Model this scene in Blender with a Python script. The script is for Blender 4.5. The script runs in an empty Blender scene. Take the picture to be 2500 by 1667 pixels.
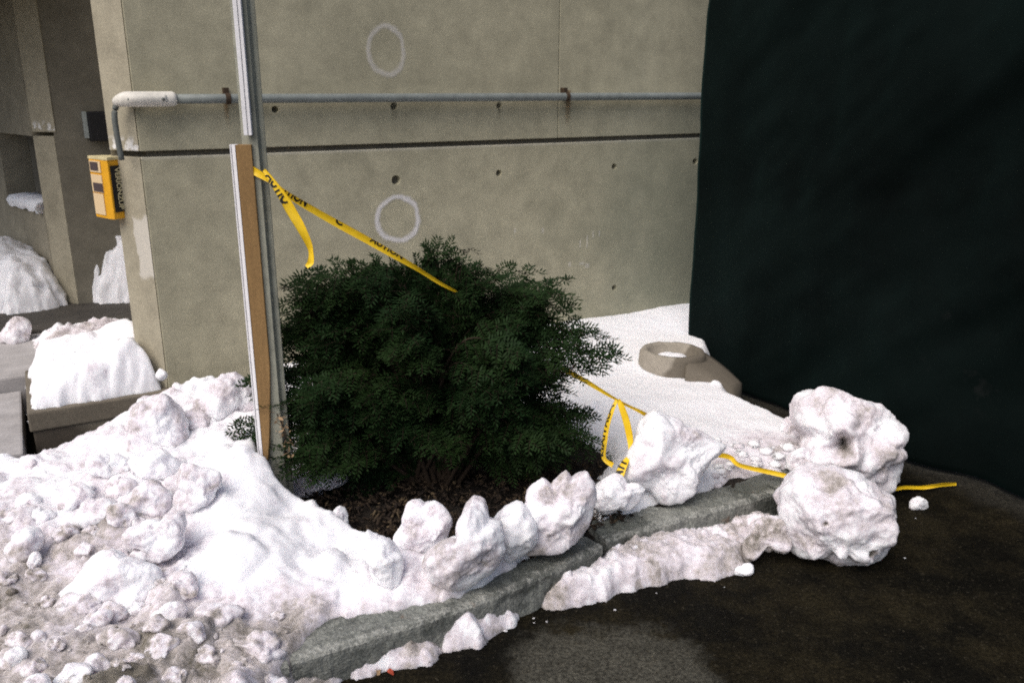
import bpy, bmesh, math, random
import numpy as np
from mathutils import Vector, Matrix, Euler
from math import radians as R, sin, cos, pi

sc = bpy.context.scene
col = sc.collection

# ------------------------------------------------------------------ camera
PITCH = R(16.5); EYE = 1.6; FPX = 2083.0
cam_d = bpy.data.cameras.new('camera'); cam = bpy.data.objects.new('camera', cam_d); col.objects.link(cam)
cam.location = (0, 0, EYE); cam.rotation_euler = (pi/2 - PITCH, 0, 0)
cam_d.sensor_width = 36; cam_d.lens = 36 * FPX / 2500; cam_d.clip_end = 500; cam_d.clip_start = .05
sc.camera = cam
# ------------------------------------------------------------------ light: overcast winter day
SUN_EL, SUN_AZ = 52, 215          # azimuth measured clockwise from +Y
w = bpy.data.worlds.new('World'); sc.world = w; w.use_nodes = True
nt = w.node_tree; bg = nt.nodes['Background']
sky = nt.nodes.new('ShaderNodeTexSky'); sky.sky_type = 'NISHITA'; sky.sun_disc = False
sky.sun_elevation = R(SUN_EL); sky.sun_rotation = R(SUN_AZ); sky.air_density = 1.0; sky.dust_density = 4.0; sky.ozone_density = .6
nt.links.new(sky.outputs[0], bg.inputs[0]); bg.inputs[1].default_value = .085
sd = bpy.data.lights.new('sun', 'SUN'); sun = bpy.data.objects.new('sun', sd); col.objects.link(sun)
sd.energy = 1.5; sd.angle = R(55); sd.color = (1, .965, .93)
a_ = R(SUN_AZ); e_ = R(SUN_EL)
sun_dir = Vector((sin(a_)*cos(e_), cos(a_)*cos(e_), sin(e_)))
sun.rotation_euler = (-sun_dir).to_track_quat('-Z', 'Y').to_euler(); sun.location = (-3, -4, 8)
vs = sc.view_settings
vs.view_transform = 'Standard'; vs.look = 'None'; vs.gamma = 1; vs.exposure = .6; vs.use_curve_mapping = False
sc.cycles.max_bounces = 5; sc.cycles.diffuse_bounces = 3; sc.cycles.glossy_bounces = 2
sc.cycles.filter_width = 1.9; sc.cycles.use_denoising = False      # the photograph is grainy film

# ------------------------------------------------------------------ helpers
K = 2500/2352                      # measurements were read off a 2352 px wide print of the photograph
def _ray(px, py):
    x = (px*K-1250)/FPX; y = -(py*K-833.5)/FPX
    return np.array([x, cos(PITCH)+y*sin(PITCH), -sin(PITCH)+y*cos(PITCH)])
O = np.array([0, 0, EYE])
def on_z(px, py, z):
    r = _ray(px, py); return O + r*((z-EYE)/r[2])
def on_y(px, py, Y):
    r = _ray(px, py); return O + r*(Y/r[1])

def mesh_obj(name, verts, faces, mat, parent=None, smooth=False):
    me = bpy.data.meshes.new(name); me.from_pydata([tuple(v) for v in verts], [], [tuple(f) for f in faces]); me.update()
    return link(name, me, mat, parent, smooth)
def np_obj(name, V, Fc, mat, parent=None, smooth=True):
    """fast: V (n,3), Fc (m,k) constant face size"""
    V = np.asarray(V, np.float32); Fc = np.asarray(Fc, np.int32); k = Fc.shape[1]
    me = bpy.data.meshes.new(name)
    me.vertices.add(len(V)); me.vertices.foreach_set('co', V.ravel())
    me.loops.add(Fc.size); me.loops.foreach_set('vertex_index', Fc.ravel())
    me.polygons.add(len(Fc)); me.polygons.foreach_set('loop_start', np.arange(0, Fc.size, k, dtype=np.int32))
    me.update(calc_edges=True)
    return link(name, me, mat, parent, smooth)
def link(name, me, mat, parent=None, smooth=False):
    o = bpy.data.objects.new(name, me); col.objects.link(o)
    if mat: me.materials.append(mat)
    if parent: o.parent = parent
    if smooth: me.polygons.foreach_set('use_smooth', [True]*len(me.polygons))
    return o
def bm_obj(name, bm, mat, parent=None, smooth=False, bevel=0, seg=2):
    if bevel:
        bmesh.ops.bevel(bm, geom=bm.edges[:], offset=bevel, segments=seg, affect='EDGES', profile=.6)
    me = bpy.data.meshes.new(name); bm.to_mesh(me); bm.free()
    return link(name, me, mat, parent, smooth)
def box(name, x0, x1, y0, y1, z0, z1, mat, parent=None, bevel=.004):
    bm = bmesh.new(); bmesh.ops.create_cube(bm, size=1)
    for v in bm.verts:
        v.co = Vector(((x0+x1)/2+v.co.x*(x1-x0), (y0+y1)/2+v.co.y*(y1-y0), (z0+z1)/2+v.co.z*(z1-z0)))
    return bm_obj(name, bm, mat, parent, bevel=bevel)
def prism(name, pts, z0, z1, mat, parent=None, bevel=.004):
    bm = bmesh.new()
    a = sum(pts[i][0]*pts[(i+1) % len(pts)][1]-pts[(i+1) % len(pts)][0]*pts[i][1] for i in range(len(pts)))
    if a < 0: pts = pts[::-1]
    lo = [bm.verts.new((p[0], p[1], z0)) for p in pts]; hi = [bm.verts.new((p[0], p[1], z1)) for p in pts]
    bm.faces.new(lo[::-1]); bm.faces.new(hi)
    for i in range(len(pts)):
        j = (i+1) % len(pts); bm.faces.new((lo[i], lo[j], hi[j], hi[i]))
    return bm_obj(name, bm, mat, parent, bevel=bevel)
def tube(name, pts, rad, mat, parent=None, n=12, smooth=True):
    pts = [Vector(p) for p in pts]; V = []; Fc = []
    rads = rad if isinstance(rad, (list, tuple)) else [rad]*len(pts)
    up = Vector((0, 0, 1))
    for i, p in enumerate(pts):
        t = (pts[min(i+1, len(pts)-1)]-pts[max(i-1, 0)]).normalized()
        s = t.cross(up if abs(t.z) < .95 else Vector((1, 0, 0))).normalized(); u = s.cross(t)
        for k in range(n):
            a = 2*pi*k/n; V.append(p+(s*cos(a)+u*sin(a))*rads[i])
    for i in range(len(pts)-1):
        for k in range(n):
            Fc.append((i*n+k, i*n+(k+1) % n, (i+1)*n+(k+1) % n, (i+1)*n+k))
    Fc.append(tuple(range(n))[::-1]); Fc.append(tuple((len(pts)-1)*n+k for k in range(n)))
    return mesh_obj(name, V, Fc, mat, parent, smooth)
def empty(name, loc=(0, 0, 0), rz=0):
    o = bpy.data.objects.new(name, None); col.objects.link(o); o.location = loc; o.rotation_euler = (0, 0, rz); o.empty_display_size = .1
    return o
def tag(o, label=None, cat=None, group=None, kind=None):
    if label: o['label'] = label
    if cat: o['category'] = cat
    if group: o['group'] = group
    if kind: o['kind'] = kind
    return o
def smooth_path(pts, n):
    """Catmull-Rom through pts, n samples"""
    P = [np.array(p, float) for p in pts]; P = [2*P[0]-P[1]]+P+[2*P[-1]-P[-2]]
    out = []
    for t in np.linspace(0, len(P)-3-1e-6, n):
        i = int(t); f = t-i; a, b, c, d = P[i:i+4]
        out.append(.5*((2*b)+(c-a)*f+(2*a-5*b+4*c-d)*f*f+(-a+3*b-3*c+d)*f**3))
    return np.array(out)

# vectorised noise
def _hash(i, j, k, s):
    h = (i.astype(np.int64)*374761393+j.astype(np.int64)*668265263+k.astype(np.int64)*2147483647+s*1274126177) & 0xffffffff
    h = ((h ^ (h >> 13))*1274126177) & 0xffffffff
    h = ((h ^ (h >> 16))*2246822519) & 0xffffffff
    return ((h ^ (h >> 15)) & 0xffff)/32767.5-1
def vnoise(p, s=0):
    i = np.floor(p).astype(np.int64); f = p-i; f = f*f*f*(f*(f*6-15)+10)
    x, y, z = i[:, 0], i[:, 1], i[:, 2]; r = 0
    for dx in (0, 1):
        for dy in (0, 1):
            for dz in (0, 1):
                wgt = (f[:, 0] if dx else 1-f[:, 0])*(f[:, 1] if dy else 1-f[:, 1])*(f[:, 2] if dz else 1-f[:, 2])
                r = r+wgt*_hash(x+dx, y+dy, z+dz, s)
    return r
def fbm(p, freq, oct=4, s=0, gain=.5):
    r = 0; a = 1; t = 0
    for o in range(oct):
        r = r+a*vnoise(p*freq*2.03**o+o*17.3, s+o); t += a; a *= gain
    return r/t
def smooth01(x): x = np.clip(x, 0, 1); return x*x*(3-2*x)

# ------------------------------------------------------------------ node helpers
class NB:
    def __init__(s, name):
        s.m = bpy.data.materials.new(name); s.m.use_nodes = True; s.t = s.m.node_tree; s.b = s.t.nodes['Principled BSDF']
        s.b.inputs['Specular IOR Level'].default_value = .3
        s._c = None
    def n(s, t, **k):
        x = s.t.nodes.new(t)
        for a, v in k.items(): setattr(x, a, v)
        return x
    def l(s, a, b): s.t.links.new(a, b)
    def obj(s):
        if s._c is None: s._c = s.n('ShaderNodeTexCoord').outputs['Object']
        return s._c
    def noise(s, scale, detail=5, rough=.55, vec=None, dist=0):
        x = s.n('ShaderNodeTexNoise'); x.inputs['Scale'].default_value = scale; x.inputs['Detail'].default_value = detail
        x.inputs['Roughness'].default_value = rough; x.inputs['Distortion'].default_value = dist
        s.l(vec or s.obj(), x.inputs['Vector']); return x.outputs['Fac']
    def ramp(s, f, stops):
        x = s.n('ShaderNodeValToRGB'); e = x.color_ramp.elements
        while len(e) < len(stops): e.new(.5)
        for el, (p, c) in zip(e, stops):
            el.position = p; el.color = (*c, 1) if isinstance(c, tuple) else (c, c, c, 1)
        s.l(f, x.inputs[0]); return x.outputs[0]
    def mix(s, f, a, b, mode='MIX'):
        x = s.n('ShaderNodeMix', data_type='RGBA', blend_type=mode)
        for v, i in ((f, 0), (a, 6), (b, 7)):
            if isinstance(v, (int, float)): x.inputs[i].default_value = v
            elif isinstance(v, tuple): x.inputs[i].default_value = (*v, 1)
            else: s.l(v, x.inputs[i])
        return x.outputs[2]
    def math(s, op, a, b=0, c=None, clamp=False):
        x = s.n('ShaderNodeMath', operation=op); x.use_clamp = clamp
        for i, v in enumerate((a, b) if c is None else (a, b, c)):
            if isinstance(v, (int, float)): x.inputs[i].default_value = v
            else: s.l(v, x.inputs[i])
        return x.outputs[0]
    def rng(s, v, a, b, c=0, d=1):
        x = s.n('ShaderNodeMapRange', interpolation_type='SMOOTHSTEP'); s.l(v, x.inputs[0])
        for i, q in enumerate((a, b, c, d)): x.inputs[i+1].default_value = q
        return x.outputs[0]
    def sep(s, v):
        x = s.n('ShaderNodeSeparateXYZ'); s.l(v, x.inputs[0]); return x.outputs
    def attr(s, name):
        x = s.n('ShaderNodeAttribute'); x.attribute_name = name; return x
    def bump(s, h, strength=.3, dist=.01):
        x = s.n('ShaderNodeBump'); x.inputs['Strength'].default_value = strength; x.inputs['Distance'].default_value = dist
        s.l(h, x.inputs['Height']); s.l(x.outputs[0], s.b.inputs['Normal'])
    def out(s, c, rough=.8):
        if isinstance(c, tuple): s.b.inputs['Base Color'].default_value = (*c, 1)
        else: s.l(c, s.b.inputs['Base Color'])
        if isinstance(rough, (int, float)): s.b.inputs['Roughness'].default_value = rough
        else: s.l(rough, s.b.inputs['Roughness'])
        return s.m

def concrete(name, c0, c1, extra=None, spots=True):
    b = NB(name)
    big = b.noise(1.7, 5, .68); mid = b.noise(9, 4, .65); fine = b.noise(150, 2, .7)
    c = b.mix(b.ramp(big, [(.3, 0.), (.7, 1.)]), c0, c1)
    c = b.mix(.65, c, b.ramp(mid, [(.25, .6), (.75, 1.18)]), 'MULTIPLY')
    c = b.mix(.6, c, b.ramp(fine, [(.25, .55), (.75, 1.25)]), 'MULTIPLY')
    if spots:
        vo = b.n('ShaderNodeTexVoronoi'); vo.inputs['Scale'].default_value = 30; b.l(b.obj(), vo.inputs['Vector'])
        pin = b.math('MULTIPLY', b.rng(vo.outputs['Distance'], .1, .06), b.rng(b.noise(5, 2), .5, .62))
        c = b.mix(b.math('MULTIPLY', pin, .6), c, (.06, .055, .045))
    if extra: c = extra(b, c)
    b.bump(b.math('ADD', b.math('MULTIPLY', fine, .5), mid), .25, .006)
    return b.out(c, .85)

# ------------------------------------------------------------------ the concrete building: main wall recedes to the right
WA = R(60.6)
P0 = on_z(1680/K, 743/K, .25); P0[2] = 0
WD = np.array([sin(WA), cos(WA), 0]); WN = np.array([-cos(WA), sin(WA), 0])
def on_wall(px, py, off=0):
    """point of the main wall (local s, y, z)"""
    r = _ray(px, py); q = P0+WN*off
    t = np.dot(q-O, WN)/np.dot(r, WN); p = O+r*t
    return np.array([np.dot(p-P0, WD), off, p[2]])
def wl(p):
    p = np.asarray(p)-P0; return np.array([p@WD, p@WN, p[2]])
def lw(s, y, z): return P0+WD*s+WN*y+np.array([0, 0, z])
BR = pi/2-WA

def wall_marks_shade(b, c):
    x, y, z = b.sep(b.obj()); wob = b.noise(3, 3)
    # efflorescence along the top of the lower panel
    e = b.math('MULTIPLY', b.rng(z, 1.29, 1.31), .3); e = b.math('MULTIPLY', e, b.math('LESS_THAN', z, 1.32)); c = b.mix(e, c, (.6, .58, .54))
    # painted shade: green-grey falloff towards the lower right, beside the screen
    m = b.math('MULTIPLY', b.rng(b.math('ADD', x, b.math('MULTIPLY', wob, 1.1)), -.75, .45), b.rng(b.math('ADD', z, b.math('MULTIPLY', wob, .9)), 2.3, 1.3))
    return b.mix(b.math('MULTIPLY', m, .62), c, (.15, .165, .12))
def paint_mat(name, colr, shape, grit=(.25, .6), strength=.7):
    """thin coat on the wall: bare concrete shows through where the coat is missing"""
    b = NB(name); x, y, z = b.sep(b.obj()); g = b.noise(60, 3, .7); wob = b.noise(8, 3)
    f = b.math('MULTIPLY', b.math('MULTIPLY', shape(b, x, z, wob), b.rng(g, *grit)), strength)
    tr = b.n('ShaderNodeBsdfTransparent'); mx = b.n('ShaderNodeMixShader'); b.l(f, mx.inputs[0]); b.l(tr.outputs[0], mx.inputs[1]); b.l(b.b.outputs[0], mx.inputs[2])
    b.l(mx.outputs[0], b.t.nodes['Material Output'].inputs[0]); return b.out(colr, .85)
M_wall = concrete('concrete_wall', (.49, .455, .325), (.36, .338, .24), wall_marks_shade)
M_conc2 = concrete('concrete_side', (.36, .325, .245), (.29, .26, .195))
def patch(b, c):
    x, y, z = b.sep(b.obj())
    wob = b.noise(9, 4)
    zc = b.math('ADD', z, b.math('MULTIPLY', wob, .12))
    m = b.math('MULTIPLY', b.math('MULTIPLY', b.rng(zc, .8, .83), b.rng(zc, 1.11, 1.09)), b.rng(b.math('ADD', x, b.math('MULTIPLY', wob, .05)), -3.235, -3.23))
    c = b.mix(b.math('MULTIPLY', m, .6), c, (.62, .59, .54))
    m = b.math('MULTIPLY', b.math('MULTIPLY', b.rng(z, 1.33, 1.345), b.rng(z, 1.41, 1.35)), b.rng(b.noise(25, 3), .45, .6))
    return b.mix(m, c, (.75, .74, .72))
M_strip = concrete('concrete_chamfer', (.44, .4, .3), (.36, .325, .24), patch)
M_recess_shade = concrete('concrete_shaded', (.23, .21, .165), (.18, .165, .13))  # set-back wall: shade of the recess put into the concrete colour
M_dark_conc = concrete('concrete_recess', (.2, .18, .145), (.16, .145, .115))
M_steel = None

bld = empty('concrete_building', tuple(P0), BR)
tag(bld, 'tan cast concrete building wall with white sprayed rings behind the shrub', 'building')
SC = -3.2                       # building corner along the wall
GZ0, GZ1 = 1.308, 1.334         # horizontal groove
SJ = float(on_wall(1284, 150)[0]); SJ2 = float(on_wall(1018, 500)[0])
holes = [(910, 414, .03), (1146, 398, .022), (1411, 383, .022), (1597, 371, .024), (905, 245, .022), (1146, 243, .018), (1411, 661, .022), (632, 252, .02)]
def holed_panel(name, s0, s1, z0, z1, mat):
    """panel with real, shallow tie holes cut in its face"""
    o = box(name, s0, s1, 0, .14, z0, z1, mat, bld, bevel=.005)
    hs = [on_wall(px, py) for px, py, r in holes]
    sel = [(h, holes[i][2]) for i, h in enumerate(hs) if s0+.03 < h[0] < s1-.03 and z0+.03 < h[2] < z1-.03]
    if sel:
        bm = bmesh.new()
        for h, r in sel:
            bmesh.ops.create_cone(bm, cap_ends=True, segments=14, radius1=r, radius2=r*.6, depth=.05,
                                  matrix=Matrix.Translation((h[0], .008, h[2])) @ Matrix.Rotation(-pi/2, 4, 'X'))
        cme = bpy.data.meshes.new('c'); bm.to_mesh(cme); bm.free()
        co = bpy.data.objects.new('c', cme); col.objects.link(co); co.parent = bld
        md = o.modifiers.new('b', 'BOOLEAN'); md.object = co; md.operation = 'DIFFERENCE'; md.solver = 'EXACT'
        bpy.context.view_layer.update()
        ev = o.evaluated_get(bpy.context.evaluated_depsgraph_get())
        nm = bpy.data.meshes.new_from_object(ev); o.modifiers.clear(); o.data = nm
        bpy.data.objects.remove(co)
    return o
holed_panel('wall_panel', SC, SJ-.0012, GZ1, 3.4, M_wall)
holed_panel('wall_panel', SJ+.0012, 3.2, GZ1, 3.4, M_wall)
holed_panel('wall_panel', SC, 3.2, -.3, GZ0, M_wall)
# sprayed rings, chalk marks and streaks: thin coats on the wall, each with its own local origin
def coat(name, px, py, hw, hh, mat, wide=1.4):
    ce_ = on_wall(px, py); l_ = on_wall(px-hw, py); t_ = on_wall(px, py-hh)
    rx = abs(ce_[0]-l_[0]); rz = abs(t_[2]-ce_[2]); q_ = [(-wide, -wide), (wide, -wide), (wide, wide), (-wide, wide)]
    o = mesh_obj(name, [(u, 0, v) for u, v in q_], [(0, 1, 2, 3)], mat, bld); o.location = (ce_[0], -.0025, ce_[2]); o.scale = (rx, 1, rz); return o
def ring_shape(wd):
    def f(b, x, z, wob):
        r = b.math('SQRT', b.math('ADD', b.math('MULTIPLY', x, x), b.math('MULTIPLY', z, z)))
        n_ = b.n('ShaderNodeTexNoise'); n_.inputs['Scale'].default_value = 1.6; n_.inputs['Detail'].default_value = 2; b.l(b.obj(), n_.inputs['Vector'])
        r = b.math('ADD', r, b.math('MULTIPLY', b.math('SUBTRACT', n_.outputs['Fac'], .5), .3))
        return b.rng(b.math('ABSOLUTE', b.math('SUBTRACT', r, 1.0)), wd, .02)
    return f
coat('paint_ring', 887, 117, 41, 56, paint_mat('spray_ring_faint', (.85, .82, .8), ring_shape(.2), (.1, .7), .5))
coat('paint_ring', 914, 503, 48, 50, paint_mat('spray_ring', (.85, .83, .84), ring_shape(.19), (.1, .6), .75))
def stroke(b, x, z, wob): return b.math('MULTIPLY', b.rng(b.math('ABSOLUTE', x), 1.2, .3), b.rng(b.math('ABSOLUTE', z), 1.3, .7))
M_chalk = paint_mat('chalk', (.8, .78, .74), stroke, (.3, .6), .4)
for (px, py, hw, hh) in ((1182, 530, 3, 5), (1246, 530, 3, 6), (1332, 560, 2, 8), (1348, 555, 2, 14), (1362, 538, 2, 8), (1376, 536, 2, 6), (1308, 607, 4, 5), (1336, 605, 7, 3), (1348, 610, 6, 5)):
    coat('chalk_mark', px, py, hw, hh, M_chalk)
def streak(b, x, z, wob): return b.math('MULTIPLY', b.rng(b.math('ABSOLUTE', x), 1.3, .1), b.rng(z, -1.4, 1.2))
M_streak = paint_mat('rust_streak', (.2, .11, .04), streak, (.2, .5), .6); M_streak2 = paint_mat('dirt_streak', (.1, .1, .075), streak, (.2, .5), .45)
coat('rust_streak', 1304, 258, 7, 36, M_streak); coat('rust_streak', 521, 262, 7, 30, M_streak); coat('dirt_streak', 905, 262, 8, 22, M_streak2); coat('dirt_streak', 1146, 258, 6, 18, M_streak2)
box('wall_core', SC+.03, 3.2, .03, .5, -.3, 3.39, M_dark_conc, bld, bevel=0)
# chamfered corner
ca = R(-62); cd = wl(P0+np.array([sin(ca), cos(ca), 0])); cd = cd/np.linalg.norm(cd)
def on_vplane(px, py, s0, y0, dx, dy):
    """hit of a sight line with the vertical plane through local (s0,y0) along (dx,dy)"""
    o = wl(O); r = _ray(px, py); rl = np.array([r@WD, r@WN, r[2]])
    n = np.array([-dy, dx, 0]); t = np.dot(np.array([s0, y0, 0])-o, n)/np.dot(rl, n)
    return o+rl*t
q = wl(on_z(155, 691, .2)); QY = q[1]
ce = on_vplane(272, 500, SC, 0, cd[0], cd[1]); CX, CY = ce[0], ce[1]
for z0, z1 in ((-.3, GZ0), (GZ1, 3.4)):
    g = .0
    prism('corner_panel', [(SC-.003, .003), (CX, CY), (CX+.12, CY+.1), (SC+.02, .12)], z0, z1, M_strip, bld, .004)
prism('wall_core', [(SC+.05, .06), (CX+.05, CY+.05), (CX+.5, 1.2), (SC+.6, 1.2)], -.3, 3.39, M_dark_conc, bld, 0)
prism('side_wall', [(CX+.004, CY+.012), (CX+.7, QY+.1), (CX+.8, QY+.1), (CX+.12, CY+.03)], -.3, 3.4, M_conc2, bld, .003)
# set-back wall with its own pier
pr = on_vplane(141, 423, 0, QY, 1, 0); PX = pr[0]
box('recess_wall', PX, CX+1.2, QY, QY+.2, 0, 3.4, M_recess_shade, bld, .004)
pa = wl(P0+np.array([sin(R(-72)), cos(R(-72)), 0]))
pe = on_vplane(92, 423, PX, QY, pa[0], pa[1])
for z0, z1, dd in ((0, 1.30, 0), (1.325, 3.4, .012)):
    prism('pier_panel', [(PX-.002+dd, QY+.002-dd), (pe[0], pe[1]-dd), (pe[0]+.2, pe[1]+.3), (PX+.05, QY+.15)], z0, z1, M_strip, bld, .004)
la = wl(P0+np.array([sin(R(-46)), cos(R(-46)), 0])); LL = 2.0
def lpt(t, o=0): return (pe[0]+la[0]*t-la[1]*o*-1, pe[1]+la[1]*t-la[0]*o)
def lwall(name, t0, t1, z0, z1, mat, o0=0, o1=.2):
    nx, ny = -la[1], la[0]
    if nx*1+ny*0 < 0: nx, ny = -nx, -ny
    P = [(pe[0]+la[0]*t+nx*o, pe[1]+la[1]*t+ny*o) for t, o in ((t0, o0), (t1, o0), (t1, o1), (t0, o1))]
    return prism(name, P, z0, z1, mat, bld, .004)
zt = float(on_vplane(60, 312, pe[0], pe[1], la[0], la[1])[2]); zs = float(on_vplane(60, 462, pe[0], pe[1], la[0], la[1])[2])
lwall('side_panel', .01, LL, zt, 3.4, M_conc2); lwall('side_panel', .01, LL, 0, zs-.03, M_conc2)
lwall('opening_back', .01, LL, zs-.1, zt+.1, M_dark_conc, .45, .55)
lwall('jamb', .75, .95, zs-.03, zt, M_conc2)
# unseen slab over the recess, added to keep it dark
box('shade_slab', -6.5, CX-.02, QY-.75, QY+1.6, 2.35, 2.7, M_conc2, bld, .004)

# snow on the far sill
M_snow = None

# ------------------------------------------------------------------ snow material
def make_snow():
    b = NB('snow')
    d = b.attr('dirt').outputs['Fac']
    n1 = b.noise(7, 4, .62); n2 = b.noise(45, 3, .7); n3 = b.noise(190, 2, .7)
    v = b.math('ADD', b.math('ADD', d, b.math('MULTIPLY', b.math('SUBTRACT', n1, .5), 1.1)), b.math('MULTIPLY', b.math('SUBTRACT', n2, .5), .75))
    c = b.ramp(v, [(.08, (.87, .865, .9)), (.36, (.70, .65, .69)), (.64, (.45, .41, .395)), (.95, (.15, .135, .11))])
    sp = b.math('MULTIPLY', b.rng(n3, .60, .72), b.rng(d, .08, .6)); c = b.mix(b.math('MULTIPLY', sp, .75), c, (.09, .075, .055))
    b.bump(b.math('ADD', b.math('MULTIPLY', n2, .55), b.math('MULTIPLY', n3, .5)), .5, .009)
    b.b.inputs['Subsurface Weight'].default_value = .8; b.b.inputs['Subsurface Radius'].default_value = (1, .95, .95); b.b.inputs['Subsurface Scale'].default_value = .028
    return b.out(c, .7)
M_snow = make_snow()
def set_dirt(o, arr):
    a = o.data.attributes.new('dirt', 'FLOAT', 'POINT'); a.data.foreach_set('value', np.asarray(arr, np.float32))

CR = np.array([1., 0, 0]); CU = np.array([0, sin(PITCH), cos(PITCH)]); CF = np.array([0, -cos(PITCH), sin(PITCH)])
_ico = {}
def ico(n):
    if n not in _ico:
        bm = bmesh.new(); bmesh.ops.create_icosphere(bm, subdivisions=n, radius=1)
        _ico[n] = (np.array([v.co[:] for v in bm.verts]), np.array([[v.index for v in f.verts] for f in bm.faces])); bm.free()
    return _ico[n]
rs = np.random.RandomState(7)
def lump(name, outline, Y, dirt, thick=.85, sub=5, seed=0, rough=1., dents=(), label=None, cat='snow chunk', group=None, flat=None, facet=1.0):
    """a lump of packed snow: outline (seen from the front), its own depth, noise relief"""
    P = np.array(outline, float); c = (P.max(0)+P.min(0))/2
    C3 = on_y(c[0], c[1], Y); dep = np.dot(C3-O, -CF)
    m = dep*K/FPX
    q = (P-c)*m; q[:, 1] *= -1
    th = np.arctan2(q[:, 1], q[:, 0]); rr = np.hypot(q[:, 0], q[:, 1]); od = np.argsort(th); th = th[od]; rr = rr[od]
    V, Fc = ico(sub)
    a, b_, cc = V[:, 0], V[:, 2], -V[:, 1]
    ang = np.arctan2(b_, a)
    rad = np.interp(ang, np.r_[th[-1]-2*pi, th, th[0]+2*pi], np.r_[rr[-1], rr, rr[0]])
    rho = np.sqrt(a*a+b_*b_); rm = rr.mean()
    rad = rad*smooth01(rho*1.6)+rm*(1-smooth01(rho*1.6))
    rho2 = rho**.8
    pos = C3+np.outer(rho2*rad*np.cos(ang), CR)+np.outer(rho2*rad*np.sin(ang), CU)+np.outer(cc*rm*thick, CF)
    nrm = np.outer(a, CR)+np.outer(b_, CU)+np.outer(cc, CF)
    pw = pos+seed*3.7
    f0 = 1/rm
    fr = np.abs(fbm(pw, f0*1.1, 3, seed+5))
    d = fbm(pw, f0*1.15, 6, seed, .52)*.36*rm*rough**.5+(.22-fr)*.08*rm+fbm(pw, 38, 4, seed+3, .6)*.0065*rough
    rq = np.random.RandomState(seed+900); fn = rq.normal(size=(13, 3)); fn /= np.linalg.norm(fn, axis=1)[:, None]
    dt_ = V @ fn.T; cut = np.maximum(dt_-rq.uniform(.62, .9, 13)[None], 0).max(1)
    d = d-cut*rm*.8*facet
    d = d*(.35+.65*np.clip(np.abs(cc)*1.6, 0, 1))
    dv = np.full(len(V), float(dirt))+fbm(pw, f0*1.7, 4, seed+21)*.55
    for (dx, dy, dr, dp) in dents:
        pc = (np.array([dx, dy])-c)*m; pc[1] *= -1
        e = np.hypot((pos-C3)@CR-pc[0], (pos-C3)@CU-pc[1])/(dr*m)*(1+.35*fbm(pw, 30, 2, 4))
        k = smooth01(1.35-e)*(cc > 0); d = d-k*dp*rm*.7; dv = dv+k*.8
    pos = pos+nrm*d[:, None]
    if flat is not None: pos[:, 2] = np.maximum(pos[:, 2], flat)
    o = np_obj(name, pos, Fc, M_snow)
    set_dirt(o, dv)
    if label: tag(o, label, cat, group)
    return o

# ------------------------------------------------------------------ height-field snow
def poly_dist(P, poly):
    """signed distance, positive inside"""
    poly = np.asarray(poly)[:, :2]; n = len(poly); x, y = P[:, 0], P[:, 1]
    ins = np.zeros(len(P), bool); dm = np.full(len(P), 1e9)
    for i in range(n):
        a = poly[i]; b = poly[(i+1) % n]; e = b-a
        t = np.clip(((x-a[0])*e[0]+(y-a[1])*e[1])/(e@e+1e-12), 0, 1)
        dm = np.minimum(dm, np.hypot(x-a[0]-t*e[0], y-a[1]-t*e[1]))
        cnd = ((a[1] > y) != (b[1] > y)) & (x < (b[0]-a[0])*(y-a[1])/(b[1]-a[1]+1e-12)+a[0]); ins ^= cnd
    return np.where(ins, dm, -dm)
def idw(P, ctrl, k):
    w_ = 0; s = 0
    for c in ctrl:
        d2 = (P[:, 0]-c[0])**2+(P[:, 1]-c[1])**2+.004
        ww = d2**-1.7; w_ = w_+ww; s = s+ww*c[k]
    return s/w_
def ctrl_pts(L): return [(*on_z(px, py, z), di) for px, py, z, di in L]
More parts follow.
